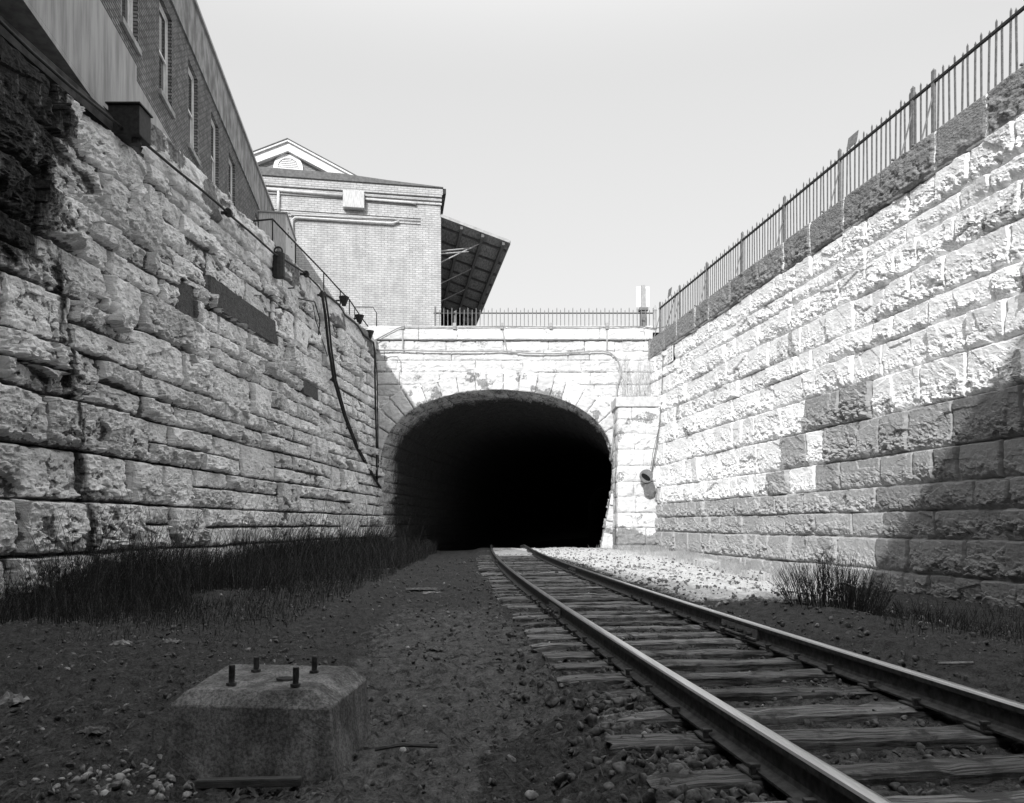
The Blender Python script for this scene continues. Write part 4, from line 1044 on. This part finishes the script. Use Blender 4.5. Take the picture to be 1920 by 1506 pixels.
def rot_rand(rs):
    q = rs.randn(4); q /= np.linalg.norm(q); w_, x, y, z = q
    return np.array([[1-2*(y*y+z*z), 2*(x*y-z*w_), 2*(x*z+y*w_)], [2*(x*y+z*w_), 1-2*(x*x+z*z), 2*(y*z-x*w_)], [2*(x*z-y*w_), 2*(y*z+x*w_), 1-2*(x*x+y*y)]])
def stones(name, pts, mat, seed, label=None):
    rs = np.random.RandomState(seed); V = []; Fs = []; k = 0
    for (x, y, z, r) in pts:
        v, f = ICO[1 if r/y > .004 else 0]
        s = rs.uniform(.55, 1.25, 3); vv = v*(1+rs.uniform(-.14, .14, (len(v), 1)))
        for _ in range(11):
            n_ = rs.randn(3); n_ /= np.linalg.norm(n_); dd = vv@n_; vv = vv-n_*np.maximum(dd-rs.uniform(.38, .7), 0)[:,None]
        vv = vv*s*r*1.35
        vv = vv@rot_rand(rs).T; V.append(vv+np.array([x, y, z])); Fs.append(f+k); k += len(v)
    o = tri_mesh(name, np.concatenate(V), np.concatenate(Fs), mat); tag(o, label, None, None, 'stuff'); return o
def scatter():
    rs = np.random.RandomState(77); pts = []; pale = []
    def put(lst, x, y, r, sink=.25):
        z = float(gz(np.array(x), np.array(y))); lst.append((x, y, z+r*(1-sink)*.6, r))
    # between and beside the ties
    for i in range(5200):
        y = 1.2+26*rs.rand()**2.0; c, d, n = track_frame(y)
        o = rs.choice([-1,1])*abs(rs.normal(.95, .3)) if rs.rand() < .72 else rs.uniform(-.7, .7)
        if abs(abs(o)-.7525) < .09: continue
        put(pts, c.x+n.x*o, y+n.y*o, rs.uniform(.010, .030)*(1.35 if y < 5 else 1)*(1.15 if abs(o) > .8 else .7))
    for i in range(330):     # heap of ballast by the near tie ends
        y = rs.normal(3.5, .8); c, d, n = track_frame(max(y, 1.2)); o = -rs.uniform(.85, 1.3)
        put(pts, c.x+n.x*o, y, rs.uniform(.012, .034), .2)
    for i in range(11000):
        y = 1.6+24*rs.rand()**1.7; x = rs.uniform(-.75, .75)*y+rs.uniform(-1, 1)
        if x < LO[0]+.08*y+.5 or x > RO[0]-.155*y-.5: continue
        put(pts if rs.rand() < .93 else pale, x, y, (.004+.016*rs.rand()**2.5)*(1+y*.08))
    for i in range(140):      # pale pebbles left of the footing and here and there
        if rs.rand() < .6: x, y = rs.normal(-1.95, .22), rs.normal(3.65, .18)
        else: y = 2.5+14*rs.rand(); x = rs.uniform(-.7, .5)*y
        put(pale, x, y, rs.uniform(.010, .022)*(1+y*.04))
    for i in range(700):      # sunlit stretch
        y = rs.uniform(10, 33); x = AX(y)+1.5+rs.gamma(2., .9)
        if x > RO[0]-.155*y-.4: continue
        put(pale, x, y, rs.uniform(.015, .05))
    stones('ballast', pts, M['rock'], 1); stones('pebbles', pale, M['palerock'], 2)
    # twigs and straw lying about
    V = []; Fs = []; k = 0
    for i in range(6000):
        y = 1.8+17*rs.rand()**1.6; x = rs.uniform(-.75, .22)*y
        if i % 9 == 0: x = rs.uniform(.5, .75)*y+1
        if x < LO[0]+.08*y+.3: continue
        z = float(gz(np.array(x), np.array(y)))+.012; a = rs.uniform(0, math.pi); l = rs.uniform(.012, .05)*(1+y*.05)*(.8 if y < 4 else 1)*(2.5 if rs.rand() < .08 else 1); t = rs.uniform(.0004, .0012)*(1+y*.16)
        dx, dy = math.cos(a)*l, math.sin(a)*l; px, py = -math.sin(a)*t, math.cos(a)*t; zz = rs.uniform(0, .03)
        V += [(x-dx-px, y-dy-py, z), (x+dx-px, y+dy-py, z+zz), (x+dx+px, y+dy+py, z+zz), (x-dx+px, y-dy+py, z), (x, y, z+.008+zz)]
        Fs += [(k, k+1, k+4), (k+1, k+2, k+4), (k+2, k+3, k+4), (k+3, k, k+4)]; k += 5
    o = tri_mesh('straw_and_twigs', np.array(V), np.array(Fs), M['twig']); tag(o, kind='stuff')
scatter()

def blades(name, pts, mat, seed, lean=(0,0), seg=3, wid=.5):
    """each stem a thin three-sided tapering stalk"""
    rs = np.random.RandomState(seed); V = []; Fs = []; k = 0
    for (x, y, z, h) in pts:
        a = rs.uniform(0, 2*math.pi); bend = rs.uniform(.1, .55)*h; dx = math.cos(a)*bend+lean[0]*h; dy = math.sin(a)*bend+lean[1]*h
        w0 = wid*(.0016+.0006*y)*rs.uniform(.6, 1.3)
        for j in range(seg+1):
            t = j/seg; cx = x+dx*t**1.6; cy = y+dy*t**1.6; cz = z+h*(t-.15*t*t); ww = w0*(1-.8*t)
            for m_ in range(3):
                b = m_*2.094; V.append((cx+ww*math.cos(b), cy+ww*math.sin(b), cz))
        for j in range(seg):
            for m_ in range(3):
                Fs.append((k+j*3+m_, k+j*3+(m_+1) % 3, k+(j+1)*3+(m_+1) % 3, k+(j+1)*3+m_))
        k += 3*(seg+1)
    return tri_mesh(name, np.array(V), np.array(Fs), mat)
def weeds():
    rs = np.random.RandomState(99); pts = []
    for i in range(36000):
        y = 7.6+25*rs.rand()**1.25
        wx = LO[0]+.0748*y+.38; band = 1.2+2.4*(1-abs(y-14)/22)*fbm(np.array(y*.6), np.array(1.), 12, 2)*1.6
        o = rs.rand()**2.3*(-2.6-.02*y-wx) if i % 3 else abs(rs.normal(0, 1))*band*.45
        x = wx+o
        dens = fbm(np.array(x*.8), np.array(y*.5), 801, 3)
        if dens < .27+.05*rs.rand() or (y < 10 and dens < .42): continue
        if y < 9 and rs.rand() < .6: continue
        h = rs.uniform(.15, .72)*(1.0 if y > 11 else .7)*(1.3-min(o/4.5, .85))
        h *= .45+1.15*float(fbm(np.array(x*.9), np.array(y*.9), 821, 3))
        if rs.rand() < .05: h *= 2.1
        pts.append((x, y, float(gz(np.array(x), np.array(y)))-.02, h))
    o = blades('dry_weeds', pts, M['weed'], 3, (.05, -.05)); tag(o, kind='stuff')
    o = blades('dry_weeds', [(a+.05, b_, c_, h_*1.2) for a, b_, c_, h_ in pts[::4]], M['twig'], 13, (.12, -.05), 3, .8); tag(o, kind='stuff')
    pts = []
    for i in range(9000):
        y = rs.uniform(10.5, 32.5); wx = RO[0]-.1538*y-.45
        x = wx-abs(rs.normal(0, .9))
        if x/y > .44: continue
        dens = fbm(np.array(x), np.array(y*.6), 811, 3)
        if dens < .42: continue
        pts.append((x, y, float(gz(np.array(x), np.array(y)))-.02, rs.uniform(.08, .34)))
    o = blades('pale_grass', pts, M['palegrass'], 4, (-.1, .0)); tag(o, kind='stuff')
    pts = []
    for i in range(900):
        y = rs.uniform(7.5, 12.5); x = rs.uniform(.40, .62)*y+.8
        if x > RO[0]-.1538*y-.4: continue
        pts.append((x, y, float(gz(np.array(x), np.array(y)))-.02, rs.uniform(.06, .3)))
    o = blades('dark_grass', pts, M['weed'], 5); tag(o, kind='stuff')
    # bushes: branching stems
    def bush(name, cx, cy, rad, h, n, mat, label, cat, seed, lean=0., rw=.004, flat=1.):
        rs = np.random.RandomState(seed); b = MB()
        for i in range(n):
            a = rs.uniform(0, 2*math.pi); r = rad*math.sqrt(rs.rand()); x = cx+math.cos(a)*r; y = cy+math.sin(a)*r*flat; z = float(gz(np.array(x), np.array(y)))-.03
            hh = h*rs.uniform(.45, 1.0)*(1-.4*(r/rad)**2); tx = (x-cx)*.35+rs.normal(0, .1)*hh+lean*hh; ty = rs.normal(0, .1)*hh
            p = [Vector((x+tx*t**1.5+rs.normal(0, .006), y+ty*t, z+hh*t)) for t in (0, .33, .66, 1)]
            b.tube(p, rw, 4, r2=rw*.35)
            for q in range(rs.randint(2, 6)):
                t = rs.uniform(.3, .9); s = p[0].lerp(p[3], t); a2 = rs.uniform(0, 6.28); l = hh*rs.uniform(.12, .35)
                b.tube([s, s+Vector((math.cos(a2)*l*.5, math.sin(a2)*l*.5, l))], rw*.6, 3, r2=rw*.25)
        o = b.build(name, M[mat]); tag(o, label, cat); return o
    bush('bush', 4.35, 10.1, .62, .86, 340, 'weed', 'dark leafless bush in front of the foot of the sunlit right wall', 'bush', 41)
    bush('bush', 5.3, 9.4, .7, .42, 70, 'weed', 'lower dark leafless scrub at the right edge of the bush, in the shade', 'bush', 42)
    bush('sapling', -7.05, 12.2, .45, 1.15, 16, 'twig', 'tall bare twigs leaning against the near end of the left wall', 'sapling', 43, .25, .012)
    bush('sapling', -6.75, 13.6, .5, 1.0, 26, 'twig', 'bare bent twigs by the left wall, right of the tallest twigs', 'sapling', 44, .3, .009)
    bush('sapling', -6.5, 15.2, .6, .95, 40, 'twig', 'thicket of bare twigs before the pale lower course of the left wall', 'sapling', 45, .25, .008)
    bush('sapling', -7.3, 11.2, .4, .75, 22, 'twig', 'short bare twigs at the left edge of the photo under the left wall', 'sapling', 46, .5, .010)
    # pale creeper twigs on the ledge right of the arch
    rs = np.random.RandomState(9); b = MB()
    for i in range(26):
        x = rs.uniform(1165, 1236); s = Pt(x, 742, 31.9); s.z = 6.53; h = rs.uniform(.8, 3.2)*(1 if rs.rand() < .6 else .5); tx = rs.normal(0, .25)
        p = [s+Vector((tx*t*t+rs.normal(0, .03), .5*t, h*t)) for t in (0, .25, .5, .75, 1)]; b.tube(p, .014, 4, r2=.004)
        for q in range(4):
            t = rs.uniform(.25, .9); u = p[0].lerp(p[4], t); l = rs.uniform(.2, .6); b.tube([u, u+Vector((rs.choice([-1,1])*l*.5, 0, l))], .007, 3, r2=.003)
    o = b.build('creeper', M['twig']); M_ = M['paletwig']; o.data.materials[0] = M_; tag(o, 'thin bare creeper stems climbing from the ledge right of the arch', 'creeper')
weeds()

def crumple(name, x, y, rx, ry, rz, mat, label, cat, seed, group=None):
    rs = np.random.RandomState(seed); n = 9; z0 = float(gz(np.array(x), np.array(y)))
    V = []; 
    for i in range(n):
        for j in range(n):
            u, v = i/(n-1)*2-1, j/(n-1)*2-1; e = max(abs(u), abs(v)); V.append((x+u*rx*(1+rs.uniform(-.2, .2)), y+v*ry*(1+rs.uniform(-.2, .2)), z0+.01+rz*(1-e**2)*rs.uniform(.3, 1)+rs.uniform(0, .02)))
    Fs = [(i*n+j, (i+1)*n+j, (i+1)*n+j+1, i*n+j+1) for i in range(n-1) for j in range(n-1)]
    b = MB(); b.add(V, Fs); o = b.build(name, M[mat]); md = o.modifiers.new('thick', 'SOLIDIFY'); md.thickness = .003; tag(o, label, cat, group); return o
def gp(x, y, z=-.1): Y = F*(ZC-z)/(y-HY); return (x-HX)/F*Y, Y
for i, (px, py, r, h, mt, lab) in enumerate([(22,1312,.13,.10,'paper','crumpled white paper at the left edge of the photo'), (175,1368,.11,.05,'rock','grey rag left of the concrete footing'), (228,1212,.1,.06,'paper','pale scrap at the edge of the weeds above the footing'), (322,1205,.07,.05,'paper','pale scrap right of the torn one at the edge of the weeds'), (1475,1147,.06,.07,'paper','small white cup shaped scrap beside the dark bush'), (815,1222,.10,.03,'rock','flat grey slab fragment in the dirt left of the ties'), (790,1105,.2,.03,'rock','broad flat sheet lying far up the dirt path'), (810,1112,.1,.02,'paper','pale sliver beside the broad flat sheet on the path')]):
    x, y = gp(px, py); crumple('litter', x, y, (r*y/6+.03)*.6, (r*y/6+.02)*.5, h*.8, mt, lab, 'litter', 60+i)
x, y = gp(1790, 1254, -.02); o = MB().tube([(x-.13, y, .02), (x+.13, y-.02, .03)], .012, 6).build('stick', M['palerock']); tag(o, 'short pale stick right of the farther rail', 'stick')
x, y = gp(760, 1408); o = MB().tube([(x-.16, y-.02, -.085), (x-.02, y+.01, -.07), (x+.17, y+.02, -.08)], .012, 6).build('stick', M['timber']); tag(o, 'dark bent stick on the dirt right of the concrete footing', 'stick')
x, y = gp(799, 1024, .0); o = MB(); v, f = ICO[1]; o.add([(x+a*.38, y+b*.3, .12+c*.28) for a, b, c in v*(1+np.random.RandomState(3).uniform(-.15,.15,(len(v),1)))], [tuple(q) for q in f]); o = o.build('boulder', M['rock']); tag(o, 'rounded grey boulder at the left foot of the tunnel mouth', 'boulder')

# ------------------------------------------------------------------ put every thing's Empty at its base
def settle():
    bpy.context.view_layer.update()
    for o in list(C.objects):
        if o.type == 'EMPTY' and o.parent is None and o.location.length < 1e-6 and o.children:
            lo = Vector((1e9,)*3); hi = Vector((-1e9,)*3)
            for c in o.children_recursive:
                if c.type != 'MESH': continue
                for k in c.bound_box:
                    p = c.matrix_world@Vector(k)
                    for i in range(3): lo[i] = min(lo[i], p[i]); hi[i] = max(hi[i], p[i])
            b = Vector(((lo.x+hi.x)/2, (lo.y+hi.y)/2, lo.z)); o.location = b
            for c in o.children: c.location = c.location-b
settle()
